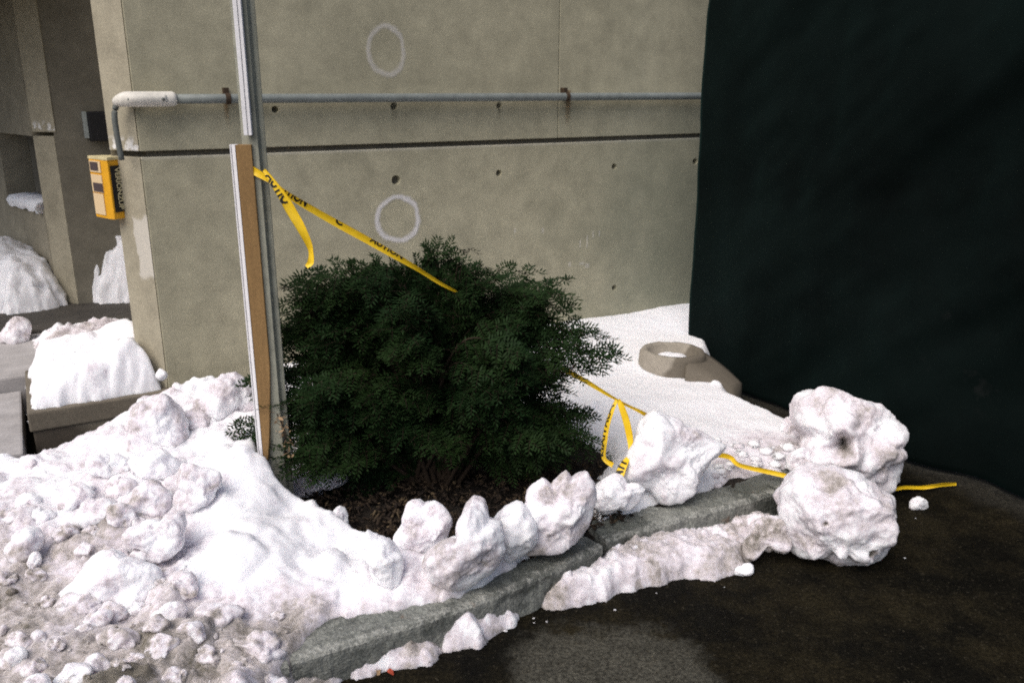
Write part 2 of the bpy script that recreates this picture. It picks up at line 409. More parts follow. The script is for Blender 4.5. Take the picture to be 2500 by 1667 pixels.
class Field:
    def __init__(s, ctrl, poly, ground=0., edge=.12, amp=.03, bumps=0, seed=0, rag=.05, brange=(.03, .08)):
        s.c = ctrl_pts(ctrl); s.poly = poly; s.g = ground; s.edge = edge; s.amp = amp; s.seed = seed; s.rag = rag; s.d0 = .1 if seed == 3 else .06
        r = np.random.RandomState(seed+50); P = np.array(poly); lo = P.min(0); hi = P.max(0)
        s.b = [(r.uniform(lo[0], hi[0]), r.uniform(lo[1], hi[1]), r.uniform(*brange)*r.uniform(.5, 1)) for _ in range(bumps)]
        s.bd = r.uniform(-.3, .22, bumps)
    def h(s, x, y):
        x = np.atleast_1d(np.asarray(x, float)); y = np.atleast_1d(np.asarray(y, float))
        P = np.c_[x, y, np.zeros_like(x)]
        z = idw(P, s.c, 2); di = idw(P, s.c, 3)*1.15+s.d0; di = di+fbm(P, 11, 4, s.seed+41)*.2*smooth01((di+.05)/.3)-.14*smooth01((y-2.35)/.4)*(s.seed == 3)
        aa = .45+.55*smooth01(di/.3)
        z = z+aa*(.4-np.abs(fbm(P, 6.5, 4, s.seed+3, .6)))*s.amp*1.1+aa*fbm(P, 5, 6, s.seed, .62)*s.amp*1.6+aa*fbm(P, 40, 3, s.seed+13, .65)*s.amp*.3
        base = z.copy()
        for (bx, by, br), bd in zip(s.b, s.bd):
            wx = x-bx; wy = y-by
            d2 = wx*wx+wy*wy; near = d2 < br*br*1.3
            if not near.any(): continue
            e = np.hypot(wx[near], wy[near])*(1+.55*fbm(P[near], 1.1/br, 3, s.seed+1))
            cap = base[near]+np.sqrt(np.clip(br*br-e*e, 0, None))*.75-br*.22
            up = cap > z[near]
            zz = z[near]; zz[up] = cap[up]; z[near] = zz
            dd = di[near]; dd[up] = dd[up]+bd; di[near] = dd
        pd = poly_dist(P, s.poly)+fbm(P, 7, 3, s.seed+31)*s.rag+fbm(P, 30, 2, s.seed+33)*s.rag*.35
        f = np.sqrt(smooth01(pd/s.edge))
        zz = s.g+(z-s.g)*f
        zz = np.where(pd < 0, s.g-.06, zz)
        return zz, di, pd
    def build(s, name, res):
        P = np.array(s.poly); lo = P.min(0)-.1; hi = P.max(0)+.1
        xs = np.arange(lo[0], hi[0], res); ys = np.arange(lo[1], hi[1], res)
        X, Yy = np.meshgrid(xs, ys); nx, ny = len(xs), len(ys)
        z, di, pd = s.h(X.ravel(), Yy.ravel())
        V = np.c_[X.ravel(), Yy.ravel(), z]
        V[:, 0] += fbm(V, 16, 3, 61)*s.amp*.45; V[:, 1] += fbm(V, 16, 3, 67)*s.amp*.45
        idx = np.arange(nx*ny).reshape(ny, nx)
        q = np.c_[idx[:-1, :-1].ravel(), idx[:-1, 1:].ravel(), idx[1:, 1:].ravel(), idx[1:, :-1].ravel()]
        q = q[(pd[q].max(1) > -.01)]
        used = np.unique(q); mp = np.full(nx*ny, -1); mp[used] = np.arange(len(used))
        o = np_obj(name, V[used], mp[q], M_snow); set_dirt(o, di[used]); return o
    def hit(s, px, py):
        r = _ray(px, py); ts = np.linspace(1.2, 6, 500); p = O+ts[:, None]*r
        z, _, _ = s.h(p[:, 0], p[:, 1]); k = np.argmax(p[:, 2] < z)
        return p[k] if (p[:, 2] < z).any() else None

def zp(L): return [tuple(on_z(px, py, z)[:2]) for px, py, z in L]
# plowed bank on the left, running down over the kerb to the road
bank_poly = zp([(-420, 1100, .12), (-150, 1090, .12), (60, 1085, .12), (200, 1050, .12), (290, 1000, .15), (330, 950, .2), (430, 905, .24), (560, 895, .24), (640, 960, .25), (628, 1075, .25), (625, 1110, .22), (655, 1163, .15), (740, 1205, .12), (830, 1240, .12),
                (900, 1255, .13), (990, 1275, .13), (1110, 1255, .13), (1200, 1225, .13), (1290, 1200, .13), (1350, 1190, .13), (1345, 1225, .13), (1240, 1275, .13), (1150, 1310, .14), (1100, 1340, .14), (1000, 1378, .14), (880, 1400, .14), (870, 1425, .1), (800, 1460, .08), (770, 1500, .03), (730, 1570, 0), (660, 1640, 0), (560, 1860, 0), (-500, 1860, 0)])
bank = Field([(-300, 1120, .19, .3), (50, 1120, .2, .2), (150, 1100, .21, .2), (230, 1085, .25, .2), (300, 1050, .3, .2), (380, 990, .36, .2), (500, 960, .36, .25), (600, 960, .36, .15), (565, 1040, .39, .0), (600, 1100, .33, -.1), (655, 1180, .21, -.15), (560, 1200, .28, -.15),
              (500, 1130, .31, .2), (440, 1180, .27, .3), (380, 1190, .26, .35), (280, 1200, .26, .35), (100, 1180, .26, .22), (40, 1250, .24, .35), (200, 1260, .23, .38), (440, 1270, .19, .4), (350, 1340, .19, .4), (520, 1240, .26, -.2), (620, 1260, .24, -.25),
              (480, 1330, .19, -.1), (560, 1330, .2, -.25), (700, 1290, .19, -.25), (780, 1270, .17, -.2), (830, 1340, .17, .0), (640, 1370, .17, .15), (500, 1390, .16, .35), (900, 1360, .16, .12), (1000, 1330, .16, .15), (1150, 1280, .17, .1), (1280, 1230, .17, .2),
              (100, 1380, .17, .5), (280, 1400, .16, .4), (60, 1470, .19, .55), (200, 1480, .18, .5), (330, 1460, .18, .5), (450, 1450, .17, .56), (560, 1460, .16, .52), (650, 1430, .13, .5), (800, 1400, .14, .35),
              (420, 1530, .16, .6), (560, 1540, .14, .6), (300, 1530, .17, .5), (100, 1560, .17, .55), (640, 1500, .15, .5), (700, 1520, .12, .5), (740, 1480, .15, .45), (300, 1600, .15, .6), (100, 1640, .15, .6), (500, 1590, .13, .58), (620, 1580, .11, .6), (300, 1700, .1, .6), (500, 1700, .05, .6), (0, 1740, .1, .6), (-200, 1300, .22, .4), (-200, 1550, .1, .5)],
             bank_poly, 0., .06, .036, 70, 3, .03, (.06, .13))
bank_o = bank.build('snow_bank', .0095); tag(bank_o, kind='structure')
# undisturbed snow between wall, shrub and screen
cover_poly = zp([(560, 780, .25), (900, 760, .25), (1250, 742, .25), (1560, 694, .25), (1640, 690, .25), (1640, 830, .2), (1690, 905, .17), (1760, 935, .16), (1840, 975, .15), (1880, 1010, .12), (1885, 1060, .12), (1800, 1070, .14), (1700, 1090, .14), (1640, 1105, .14), (1560, 1130, .14), (1480, 1165, .14), (1370, 1185, .14), (1355, 1150, .13),
                 (1365, 1095, .12), (1400, 1060, .12), (1380, 1030, .12), (1300, 1000, .12), (1150, 960, .12), (900, 980, .12), (700, 1120, .1), (650, 1120, .1), (600, 1000, .2)])
cover = Field([(600, 800, .27, -.1), (1000, 760, .27, -.1), (1300, 738, .262, -.15), (1570, 697, .262, -.15), (1500, 800, .235, -.2), (1400, 900, .21, -.2), (1600, 900, .2, -.2), (1750, 965, .175, -.15), (1600, 990, .19, -.15), (1450, 1010, .18, -.15), (1420, 1090, .165, -.1), (1440, 1140, .165, -.1), (1380, 1170, .16, 0), (1560, 1100, .165, 0), (1700, 1060, .155, .35), (1780, 1040, .155, .4), (1850, 1040, .14, .4), (1750, 1010, .17, .05), (1200, 960, .18, 0), (720, 1080, .17, .1), (680, 1110, .15, .1)],
              cover_poly, .08, .07, .011, 20, 11, .02, (.02, .045))
cover_o = cover.build('snow_cover', .012); tag(cover_o, kind='structure')

# ------------------------------------------------------------------ lumps of the bank: (outline, depth or None, dirt, label)
L = [
 ([(288, 965), (300, 930), (340, 908), (375, 905), (400, 940), (425, 985), (440, 1030), (420, 1075), (370, 1085), (320, 1075), (290, 1020)], 3.0, .12, 'tall rounded snow lump standing highest on the bank before the low wall', .8),
 ([(295, 1060), (330, 1045), (375, 1025), (400, 1045), (412, 1080), (395, 1105), (350, 1110), (310, 1095)], None, .02, 'smooth pale egg-shaped snow lump just below the tallest lump', .7),
 ([(290, 1180), (300, 1130), (340, 1100), (380, 1120), (398, 1150), (385, 1195), (340, 1205)], None, .25, 'greyish round snow lump under the smooth egg-shaped one', .8),
 ([(160, 1205), (180, 1175), (225, 1145), (270, 1150), (275, 1175), (230, 1210), (180, 1225)], None, .08, 'slanting oblong snow lump in the middle of the dirty bank', .7),
 ([(280, 1225), (310, 1200), (370, 1190), (415, 1175), (425, 1220), (415, 1265), (380, 1290), (330, 1275), (290, 1255)], None, .14, 'broad pointed snow lump above the biggest slab of the bank', .7),
 ([(130, 1370), (170, 1330), (185, 1290), (230, 1260), (285, 1275), (330, 1290), (370, 1305), (375, 1360), (360, 1390), (290, 1410), (220, 1420), (150, 1400)], None, .14, 'biggest flat slab of pinkish snow low in the dirty bank', .55),
 ([(400, 1180), (408, 1120), (420, 1060), (460, 1075), (510, 1080), (500, 1130), (470, 1170), (430, 1195)], None, .12, 'upright snow slab left of the clean white slope by the post', .6),
 ([(460, 960), (465, 875), (500, 865), (545, 852), (572, 880), (590, 950), (560, 985), (500, 990)], 3.22, .12, 'square block of snow leaning against the concrete wall left of the post', .7),
 ([(400, 975), (430, 942), (470, 945), (495, 985), (480, 1020), (430, 1030), (400, 1010)], 3.1, .18, 'grey snow lump between the tallest lump and the square block', .8),
 ([(480, 1010), (510, 985), (545, 990), (560, 1020), (520, 1045), (485, 1040)], 3.05, .2, 'small grey snow lump in front of the square block', .8),
 ([(5, 1290), (30, 1240), (85, 1212), (105, 1225), (85, 1270), (40, 1310)], None, .2, 'slanting dirty snow lump at the left border of the bank', .7),
 ([(65, 1285), (80, 1265), (95, 1290), (88, 1310), (70, 1305)], None, .0, 'tiny white snow crumb beside the slanting lump at the left border', .8),
 ([(190, 1425), (220, 1405), (255, 1400), (250, 1435), (220, 1450)], None, .2, 'small angular snow lump below the biggest slab', .8),
 ([(8, 1510), (20, 1490), (65, 1500), (45, 1530), (15, 1525)], None, -.1, 'small white snow sliver in the bottom left of the bank', .7),
 ([(45, 1600), (55, 1560), (90, 1545), (112, 1565), (112, 1610)], None, .05, 'rounded snow lump at the very bottom left edge', .8),
 ([(125, 1575), (140, 1540), (190, 1520), (215, 1535), (190, 1570), (150, 1590)], None, .08, 'pale snow lump at the bottom edge of the bank', .7),
 ([(340, 1430), (370, 1400), (420, 1385), (432, 1400), (405, 1435), (360, 1445)], None, .16, 'pale pointed snow lump right of the small angular one', .7),
 ([(140, 1160), (155, 1115), (190, 1105), (215, 1130), (190, 1165), (150, 1185)], None, .16, 'round snow lump left of the greyish round lump', .8),
 ([(402, 1350), (415, 1330), (440, 1325), (447, 1355), (420, 1372)], None, .14, 'small snow lump beside the lower corner of the clean white slope', .8),
 ([(195, 1060), (225, 1040), (265, 1050), (270, 1085), (230, 1105), (200, 1090)], None, .12, 'soft snow lump near the foot of the low concrete wall', .8),
]
for i, (ol, Y, di, lab, th) in enumerate(L):
    P = np.array(ol); c = (P.max(0)+P.min(0))/2
    if Y is None:
        h = bank.hit(c[0], c[1]+.15*(P[:, 1].max()-P[:, 1].min()))
        Y = (h[1] if h is not None else 2.8)
    di = di+.09
    lump('snow_chunk', ol, Y, di, th, 6 if np.ptp(P[:, 0]) > 110 else 5, seed=i+1, label=lab, group='snow chunks in the plowed bank')
rc = np.random.RandomState(31); done = []; small = []
while len(done) < 50:
    px, py = rc.uniform(-15, 640), rc.uniform(1060, 1590)
    if px > 430 and py < 1400: continue
    if py < 1150-.35*px: continue
    w_ = rc.uniform(20, 56)*(1.15 if py > 1250 else .9)
    if any(np.hypot(px-x, (py-y)*1.3) < .62*(w_+w2) for x, y, w2 in done): continue
    done.append((px, py, w_)); k = rc.uniform(.5, .8); ro = rc.uniform(-.5, .3)
    h = bank.hit(px, py)
    if h is None: continue
    an = np.sort(rc.uniform(0, 2*pi, 9)); rr_ = rc.uniform(.72, 1.15, 9); ex, ey = w_*rr_*np.cos(an), w_*k*rr_*np.sin(an)
    ol = [(px+a*cos(ro)-b2*sin(ro), py+a*sin(ro)+b2*cos(ro)) for a, b2 in zip(ex, ey)]
    _, dloc, _ = bank.h(h[0], h[1])
    o = lump('snow_chunk', ol, h[1], float(np.clip(dloc[0]*.8+rc.uniform(-.14, .14), -.02, .5)), .8, 5, seed=200+len(done), facet=1.6)
    small.append((o, px, py, w_))
marks = [('the tallest rounded lump', 365, 990), ('the smooth egg-shaped lump', 353, 1068), ('the greyish round lump', 344, 1152), ('the slanting oblong lump', 218, 1185), ('the broad pointed lump', 352, 1232),
         ('the biggest flat slab', 252, 1340), ('the upright slab by the clean slope', 455, 1128), ('the slanting lump at the left border', 55, 1260), ('the small angular lump', 222, 1425), ('the pale pointed lump', 386, 1415), ('the pale lump at the bottom edge', 170, 1555), ('the left end of the kerb', 690, 1530)]
byl = {}
for o, px, py, w_ in small:
    d_, nm, mx_, my_ = min((np.hypot(px-mx, py-my), nm, mx, my) for nm, mx, my in marks)
    ddx, ddy = px-mx_, py-my_
    side_ = ('right of' if ddx > 0 else 'left of') if abs(ddx) > abs(ddy) else ('below' if ddy > 0 else 'above')
    byl.setdefault((nm, side_), []).append((d_, o))
for (nm, side_), L_ in byl.items():
    L_.sort(key=lambda t: t[0])
    for k, (_, o) in enumerate(L_):
        od = '' if len(L_) == 1 else ('closest ', 'second closest ', 'third closest ', 'fourth closest ', 'fifth closest ', 'sixth closest ', 'seventh closest ', 'eighth closest ')[min(k, 7)]
        tag(o, f'{od}small broken snow chunk {side_} {nm}', 'snow chunk', 'small broken chunks of the plowed bank')
# row of lumps along the kerb
KL = [
 ([(828, 1250), (845, 1218), (870, 1230), (905, 1265), (925, 1300), (915, 1340), (870, 1345), (845, 1300)], .15, -.15, 'bright white shard of snow leaning at the left end of the kerb row', .7, ()),
 ([(905, 1250), (920, 1200), (930, 1160), (945, 1145), (975, 1155), (1000, 1150), (1035, 1190), (1030, 1230), (1000, 1260), (960, 1290), (915, 1285)], .14, .1, 'snow lump with scalloped top against the dark soil, second in the kerb row', .7, ()),
 ([(970, 1300), (1000, 1250), (1050, 1235), (1060, 1185), (1085, 1150), (1110, 1155), (1125, 1190), (1150, 1200), (1155, 1250), (1140, 1300), (1100, 1330), (1060, 1350), (1000, 1345)], .14, .12, 'knobbly snow lump with a white knob overhanging the kerb', .75, ()),
 ([(1150, 1180), (1175, 1160), (1195, 1155), (1215, 1180), (1218, 1265), (1165, 1290), (1145, 1240)], .14, -.08, 'narrow white snow lump wedged beside the grey block', .8, ()),
 ([(1210, 1150), (1220, 1115), (1245, 1095), (1265, 1108), (1300, 1082), (1312, 1100), (1340, 1090), (1360, 1115), (1362, 1170), (1350, 1220), (1310, 1250), (1250, 1268), (1215, 1270), (1205, 1200)], .14, .28, 'tall dirty grey snow block with jagged top on the kerb', .6, ()),
 ([(1425, 1100), (1440, 1065), (1455, 1010), (1470, 965), (1500, 942), (1540, 950), (1575, 980), (1600, 985), (1640, 1005), (1672, 1025), (1640, 1060), (1610, 1090), (1590, 1115), (1560, 1140), (1520, 1145), (1490, 1120), (1450, 1112)], .14, -.02, 'large clean white cone-shaped snow chunk where the tape passes behind', .7, ()),
 ([(1840, 925), (1870, 890), (1905, 885), (1960, 910), (2000, 925), (2040, 950), (2065, 985), (2045, 1020), (2058, 1050), (2050, 1100), (2020, 1130), (1930, 1140), (1870, 1100), (1840, 1060), (1850, 1000), (1830, 960)], .0, .12, 'big rough snowball with a dark hole, behind the lower snowball', .85, ((1893, 1015, 30, 1.1), (1880, 1080, 16, .5), (2000, 1085, 14, .3))),
 ([(1800, 1120), (1830, 1085), (1880, 1072), (1930, 1075), (1990, 1095), (2030, 1125), (2055, 1140), (2062, 1180), (2050, 1220), (2045, 1260), (2000, 1300), (1930, 1310), (1890, 1295), (1840, 1280), (1810, 1230), (1792, 1170)], .0, .16, 'big rough snowball on the asphalt in front of the kerb end', .85, ((1855, 1185, 6, .3), (1990, 1270, 12, .2))),
 ([(1790, 990), (1805, 960), (1830, 965), (1850, 990), (1845, 1015), (1805, 1012)], .12, .3, 'small grey snow lump at the left side of the upper snowball', .8, ()),
 ([(1805, 1060), (1820, 1035), (1850, 1030), (1868, 1050), (1850, 1078), (1820, 1082)], .13, -.02, 'small white snow lump between the two snowballs and the tape', .8, ()),
 ([(2088, 1165), (2105, 1140), (2122, 1145), (2130, 1162), (2110, 1170)], .0, .05, 'small white snow crumb on the asphalt under the tape end', .8, ()),
 ([(1710, 1290), (1722, 1225), (1770, 1180), (1800, 1200), (1815, 1250), (1775, 1265), (1750, 1268)], .0, .45, 'dirty grey snow lump pressed between kerb and lower snowball', .7, ()),
 ([(1415, 1275), (1430, 1255), (1455, 1250), (1480, 1262), (1490, 1285), (1450, 1298), (1420, 1295)], .03, .15, 'small pale snow lump on the slush below the kerb joint', .8, ()),
 ([(1685, 1315), (1705, 1300), (1730, 1298), (1728, 1310), (1700, 1322)], .0, -.05, 'thin white snow flake at the end of the slush ridge', .8, ()),
 ([(655, 1130), (665, 1085), (720, 1072), (780, 1078), (808, 1075), (795, 1105), (750, 1122), (700, 1142)], .11, .02, 'flat white snow lump on the soil just right of the post foot', .8, ()),
 ([(735, 1222), (742, 1192), (762, 1180), (780, 1163), (800, 1186), (792, 1215), (770, 1230)], .13, -.1, 'thin pointed snow shard at the edge of the soil right of the clean slope', .5, ()),
 ([(1365, 1160), (1375, 1110), (1410, 1085), (1440, 1110), (1480, 1125), (1470, 1150), (1420, 1170), (1385, 1182)], .14, -.12, 'low white snow lump under the hanging tape loop', .7, ()),
]
for i, (ol, zb, di, lab, th, de) in enumerate(KL):
    P = np.array(ol, float); c = (P.max(0)+P.min(0))/2; P = c+(P-c)*1.05; ol = P; yb = P[:, 1].max()
    Y = on_z(c[0], yb, zb)[1]+np.ptp(P[:, 0])/2*K/FPX*2.8*th*.55
    di = di+(.16 if i in (6, 7) else .08)
    lump('snow_chunk', ol, Y, di, th, 6 if np.ptp(P[:, 0]) > 100 else 5, seed=i+40, dents=de, rough=1.5 if i in (6, 7) else 1, label=lab, group='snow chunks along the kerb')

# mounds further back on the left
BENCH_MOUND = True
lump('snow_chunk', [(358, 860), (368, 845), (380, 855), (382, 870), (366, 876)], 3.74, -.1, .8, 3, seed=82, label='tiny snow piece at the right end of the low wall', flat=.225)
def heap(base_px, h, ground, lab, seed, di, edge, bumps=14):
    f = Field([(100, 700, .3, 0)], zp([(x, y, ground) for x, y in base_px]), ground, edge, .06, bumps, seed, .06, (.08, .2))
    P = np.array(f.poly); c = P.mean(0); f.c = [(c[0], c[1], h, di)]+[(*(c+(p-c)*.6), h*.8+ground*.2, di) for p in P]
    tag(f.build('snow_mound', .014), lab, 'snow mound')
heap([(-160, 690), (-60, 722), (30, 722), (100, 712), (150, 700), (170, 680), (120, 655), (0, 650), (-150, 655)], .6, .17, 'large snow mound piled against the far pier', 83, -.1, .24)
heap([(203, 690), (240, 697), (300, 697), (345, 690), (345, 660), (260, 668)], .56, .17, 'rough grey snow mound behind the building corner', 84, .1, .14)
heap([(72, 806), (180, 790), (300, 775), (318, 748), (300, 736), (200, 748), (76, 772)], .245, .2, 'thin crusty snow layer on the paving behind the low wall', 86, .25, .12, 4)
lump('snow_chunk', [(2, 800), (8, 762), (22, 735), (50, 728), (68, 748), (66, 785), (40, 808)], 4.75, .3, .9, 5, seed=85, label='dirty snow lump on the paving below the far mound', flat=.2)
# slush ridges along the foot of the kerb
def ridge(pl, lab, seed, top=.07, di=.36):
    poly = zp([(x, y, 0.) for x, y in pl]); P = np.array(pl, float)
    f = Field([(x, y, top*(.75+.25*((x*7+y*3) % 11)/11), di+.3*(((x*3+y) % 7)/7-.5)) for x, y in pl], poly, 0., .07, .03, 110, seed, .035, (.01, .04))
    o = f.build('slush_ridge', .006); tag(o, lab, 'slush', 'slush ridges below the kerb')
ridge([(1248, 1390), (1300, 1340), (1380, 1300), (1480, 1250), (1600, 1215), (1730, 1185), (1790, 1200), (1790, 1245), (1730, 1262), (1722, 1312), (1600, 1333), (1450, 1356), (1330, 1392), (1268, 1404)], 'long slush ridge below the right kerb stone', 21)
ridge([(1003, 1462), (1040, 1425), (1110, 1405), (1150, 1412), (1180, 1388), (1203, 1405), (1190, 1434), (1125, 1462), (1090, 1486), (1020, 1492)], 'short separate slush ridge below the middle of the kerb', 22, .075)
ridge([(600, 1545), (720, 1520), (800, 1500), (880, 1470), (1000, 1458), (1032, 1495), (1000, 1535), (880, 1545), (800, 1565), (720, 1600), (580, 1640)], 'slush ridge at the left end of the kerb by the road', 23, .07, .4)

# loose crumbs everywhere on bank and slush: nobody could count them
def crumbs():
    V0, F0 = ico(2); VV = []; FF = []; DD = []; n = 0
    r = np.random.RandomState(5)
    bp = np.array(bank_poly)
    px = r.uniform(-30, 900, 110); py = r.uniform(1050, 1600, 110); ok = (py > 1350) | (px < 430)
    pts_ = np.array([on_z(x, y, .17 if y > 1400 else .25) for x, y in zip(px[ok], py[ok])])
    zz, dd, pd_ = bank.h(pts_[:, 0], pts_[:, 1])
    for p, z, di, q_ in zip(pts_, zz, dd, pd_):
        if q_ < .01: continue
        s = .004+.016*r.rand()**3
        V = V0*(1+.6*fbm(V0+r.rand()*50, 1.6, 2)[:, None])*s*np.array([1, 1, .6]); V = V @ np.array(Euler((r.rand()*6, r.rand()*6, r.rand()*6)).to_matrix())
        VV.append(V+np.array([p[0], p[1], z+s*.1])); FF.append(F0+n); DD.append(np.full(len(V0), di+r.uniform(-.2, .2))); n += len(V0)
    for _ in range(16):                      # on asphalt next to slush and balls
        px = r.uniform(560, 1830); t = (px-560)/1270; py = 1588-t*290+r.normal(0, 9)
        if r.rand() < .2: px = r.uniform(1830, 2150); py = r.uniform(1160, 1330)
        p = on_z(px, py, 0); s = .002+.006*r.rand()**3
        V = V0*(1+.6*fbm(V0+r.rand()*50, 1.6, 2)[:, None])*s*np.array([1.3, 1, .6])
        VV.append(V+np.array([p[0], p[1], s*.3])); FF.append(F0+n); DD.append(np.full(len(V0), r.uniform(.1, .5))); n += len(V0)
    for _ in range(70):                      # broken edge of the cover near the kerb
        px = r.uniform(1640, 1880); py = r.uniform(1025, 1095)
        p = on_z(px, py, .15); z, di, pd = cover.h(p[0], p[1])
        if pd[0] < 0: continue
        s = .006+.022*r.rand()**2
        V = V0*(1+.7*fbm(V0+r.rand()*50, 1.7, 3)[:, None])*s*np.array([1.2, 1, .7])
        VV.append(V+np.array([p[0], p[1], z[0]+s*.3])); FF.append(F0+n); DD.append(np.full(len(V0), r.uniform(-.1, .5))); n += len(V0)
    o = np_obj('snow_crumbs', np.vstack(VV), np.vstack(FF), M_snow); set_dirt(o, np.concatenate(DD))
    tag(o, 'loose snow crumbs scattered on the bank and along the kerb', 'snow crumbs', kind='stuff')
crumbs()

# ------------------------------------------------------------------ ground
def asphalt():
    b = NB('wet_asphalt'); g = b.n('ShaderNodeNewGeometry').outputs['Position']
    x, y, z = b.sep(g)
    n1 = b.noise(2.6, 5, .7, g); n2 = b.noise(14, 3, .65, g); n3 = b.noise(260, 2, .7, g)
    wet = b.ramp(n1, [(.42, .0), (.6, 1.)])
    c = b.mix(wet, (.005, .0045, .003), (.0165, .0135, .0072))
    # drier strip along the foot of the screen
    q = on_z(2190/K, 1078/K, 0); dx, dy = .853, .522
    dist = b.math('ADD', b.math('MULTIPLY', b.math('SUBTRACT', x, float(q[0])), -dx), b.math('MULTIPLY', b.math('SUBTRACT', y, float(q[1])), -dy))
    dist = b.math('ADD', dist, b.math('MULTIPLY', b.math('SUBTRACT', n1, .5), .35))
    st = b.math('MULTIPLY', b.rng(dist, .32, .18), b.rng(dist, -.1, 0.))
    c = b.mix(b.math('MULTIPLY', st, .8), c, (.028, .026, .021))
    # drier, paler old patch in front of the kerb
    pc_ = on_z(1425, 1640, 0); prx = float(on_z(1660, 1640, 0)[0]-pc_[0]); pry = float(on_z(1425, 1447, 0)[1]-pc_[1])
    ex = b.math('DIVIDE', b.math('SUBTRACT', x, float(pc_[0])), prx); ey = b.math('DIVIDE', b.math('SUBTRACT', y, float(pc_[1])), pry)
    rr = b.math('POWER', b.math('ADD', b.math('POWER', b.math('ABSOLUTE', ex), 3.), b.math('POWER', b.math('ABSOLUTE', ey), 3.)), .333)
    rr = b.math('ADD', rr, b.math('ADD', b.math('MULTIPLY', b.math('SUBTRACT', n1, .5), .6), b.math('MULTIPLY', b.math('SUBTRACT', n2, .5), .7)))
    c = b.mix(b.rng(rr, 1.2, .88), c, (.062, .059, .047))
    c = b.mix(.75, c, b.ramp(n2, [(.3, .5), (.7, 1.5)]), 'MULTIPLY')
    vo = b.n('ShaderNodeTexVoronoi'); vo.inputs['Scale'].default_value = 95; b.l(g, vo.inputs['Vector'])
    st_ = b.math('MULTIPLY', b.rng(vo.outputs['Distance'], .42, .2), b.rng(b.n('ShaderNodeSeparateColor').outputs[0] if False else b.noise(50, 1, .5, g), .52, .66))
    c = b.mix(b.math('MULTIPLY', st_, .55), c, (.05, .043, .03))
    c = b.mix(.85, c, b.ramp(b.noise(85, 2, .7, g), [(.32, .35), (.7, 1.75)]), 'MULTIPLY'); c = b.mix(.7, c, b.ramp(n3, [(.3, .4), (.72, 1.8)]), 'MULTIPLY')
    gr = b.rng(n3, .68, .76); c = b.mix(b.math('MULTIPLY', gr, .5), c, (.05, .045, .035))
    b.bump(b.math('ADD', n3, b.math('MULTIPLY', n2, .6)), .8, .008)
    b.b.inputs['Specular IOR Level'].default_value = .06
    return b.out(c, b.ramp(n1, [(.35, .7), (.6, .95)]))
M_asph = asphalt()
gr = mesh_obj('ground', [(-60, -60, 0), (60, -60, 0), (60, 60, 0), (-60, 60, 0)], [(0, 1, 2, 3)], M_asph); tag(gr, kind='structure')
# soil bed inside the kerb
def soil_mat():
    b = NB('soil'); n = b.noise(35, 6, .7); n2 = b.noise(6, 4)
    c = b.ramp(n, [(.3, (.006, .005, .004)), (.6, (.022, .016, .011)), (.8, (.05, .036, .025))]); b.bump(n, .8, .03)
    return b.out(c, .95)
M_soil = soil_mat()
xs = np.arange(-1.25, 1.2, .02); ys = np.arange(2.25, 4.9, .02); X, Yy = np.meshgrid(xs, ys); Pp = np.c_[X.ravel(), Yy.ravel(), 0*X.ravel()]
kerb_in = [(-1.25, 1.95), (-.6, 2.06), (-.2, 2.29), (.02, 2.46), (.24, 2.65), (.75, 2.94), (.98, 3.05), (1.12, 3.2), (1.2, 3.45), (1.1, 3.75), (.85, 4.2), (.7, 5), (-1.25, 4.2)]
pd = poly_dist(Pp, kerb_in); Pp[:, 2] = .1+fbm(Pp, 6, 4, 2)*.03+fbm(Pp, 30, 3, 5)*.012
idx = np.arange(len(Pp)).reshape(len(ys), len(xs)); qd = np.c_[idx[:-1, :-1].ravel(), idx[:-1, 1:].ravel(), idx[1:, 1:].ravel(), idx[1:, :-1].ravel()]
qd = qd[pd[qd].min(1) > -.01]; used = np.unique(qd); mp = np.full(len(Pp), -1); mp[used] = np.arange(len(used))
so = np_obj('soil', Pp[used], mp[qd], M_soil); tag(so, kind='structure')
# mulch chips
b = NB('mulch'); rnd = b.noise(25, 1); M_mulch = b.out(b.ramp(rnd, [(.35, (.012, .008, .006)), (.55, (.035, .023, .014)), (.72, (.11, .08, .045))]), .9)
r = np.random.RandomState(3); VV = []; FF = []; n = 0
cb = np.array([[-1, -1, -1], [1, -1, -1], [1, 1, -1], [-1, 1, -1], [-1, -1, 1], [1, -1, 1], [1, 1, 1], [-1, 1, 1]], float)
cf = np.array([[0, 3, 2, 1], [4, 5, 6, 7], [0, 1, 5, 4], [1, 2, 6, 5], [2, 3, 7, 6], [3, 0, 4, 7]])
for _ in range(3200):
    p = on_z(r.uniform(640, 1430), r.uniform(1060, 1330), .12)
    if poly_dist(p[None], kerb_in)[0] < .0: continue
    V = cb*np.array([.004+.016*r.rand()**2, .002+.004*r.rand(), .001+.002*r.rand()]); V = V @ np.array(Euler((r.normal(0, .5), r.normal(0, .5), r.rand()*6)).to_matrix())
    VV.append(V+[p[0], p[1], .115+.02*r.rand()]); FF.append(cf+n); n += 8
mu = np_obj('mulch', np.vstack(VV), np.vstack(FF), M_mulch, smooth=False); tag(mu, 'dark bark mulch on the soil under the shrub', 'mulch', kind='stuff')

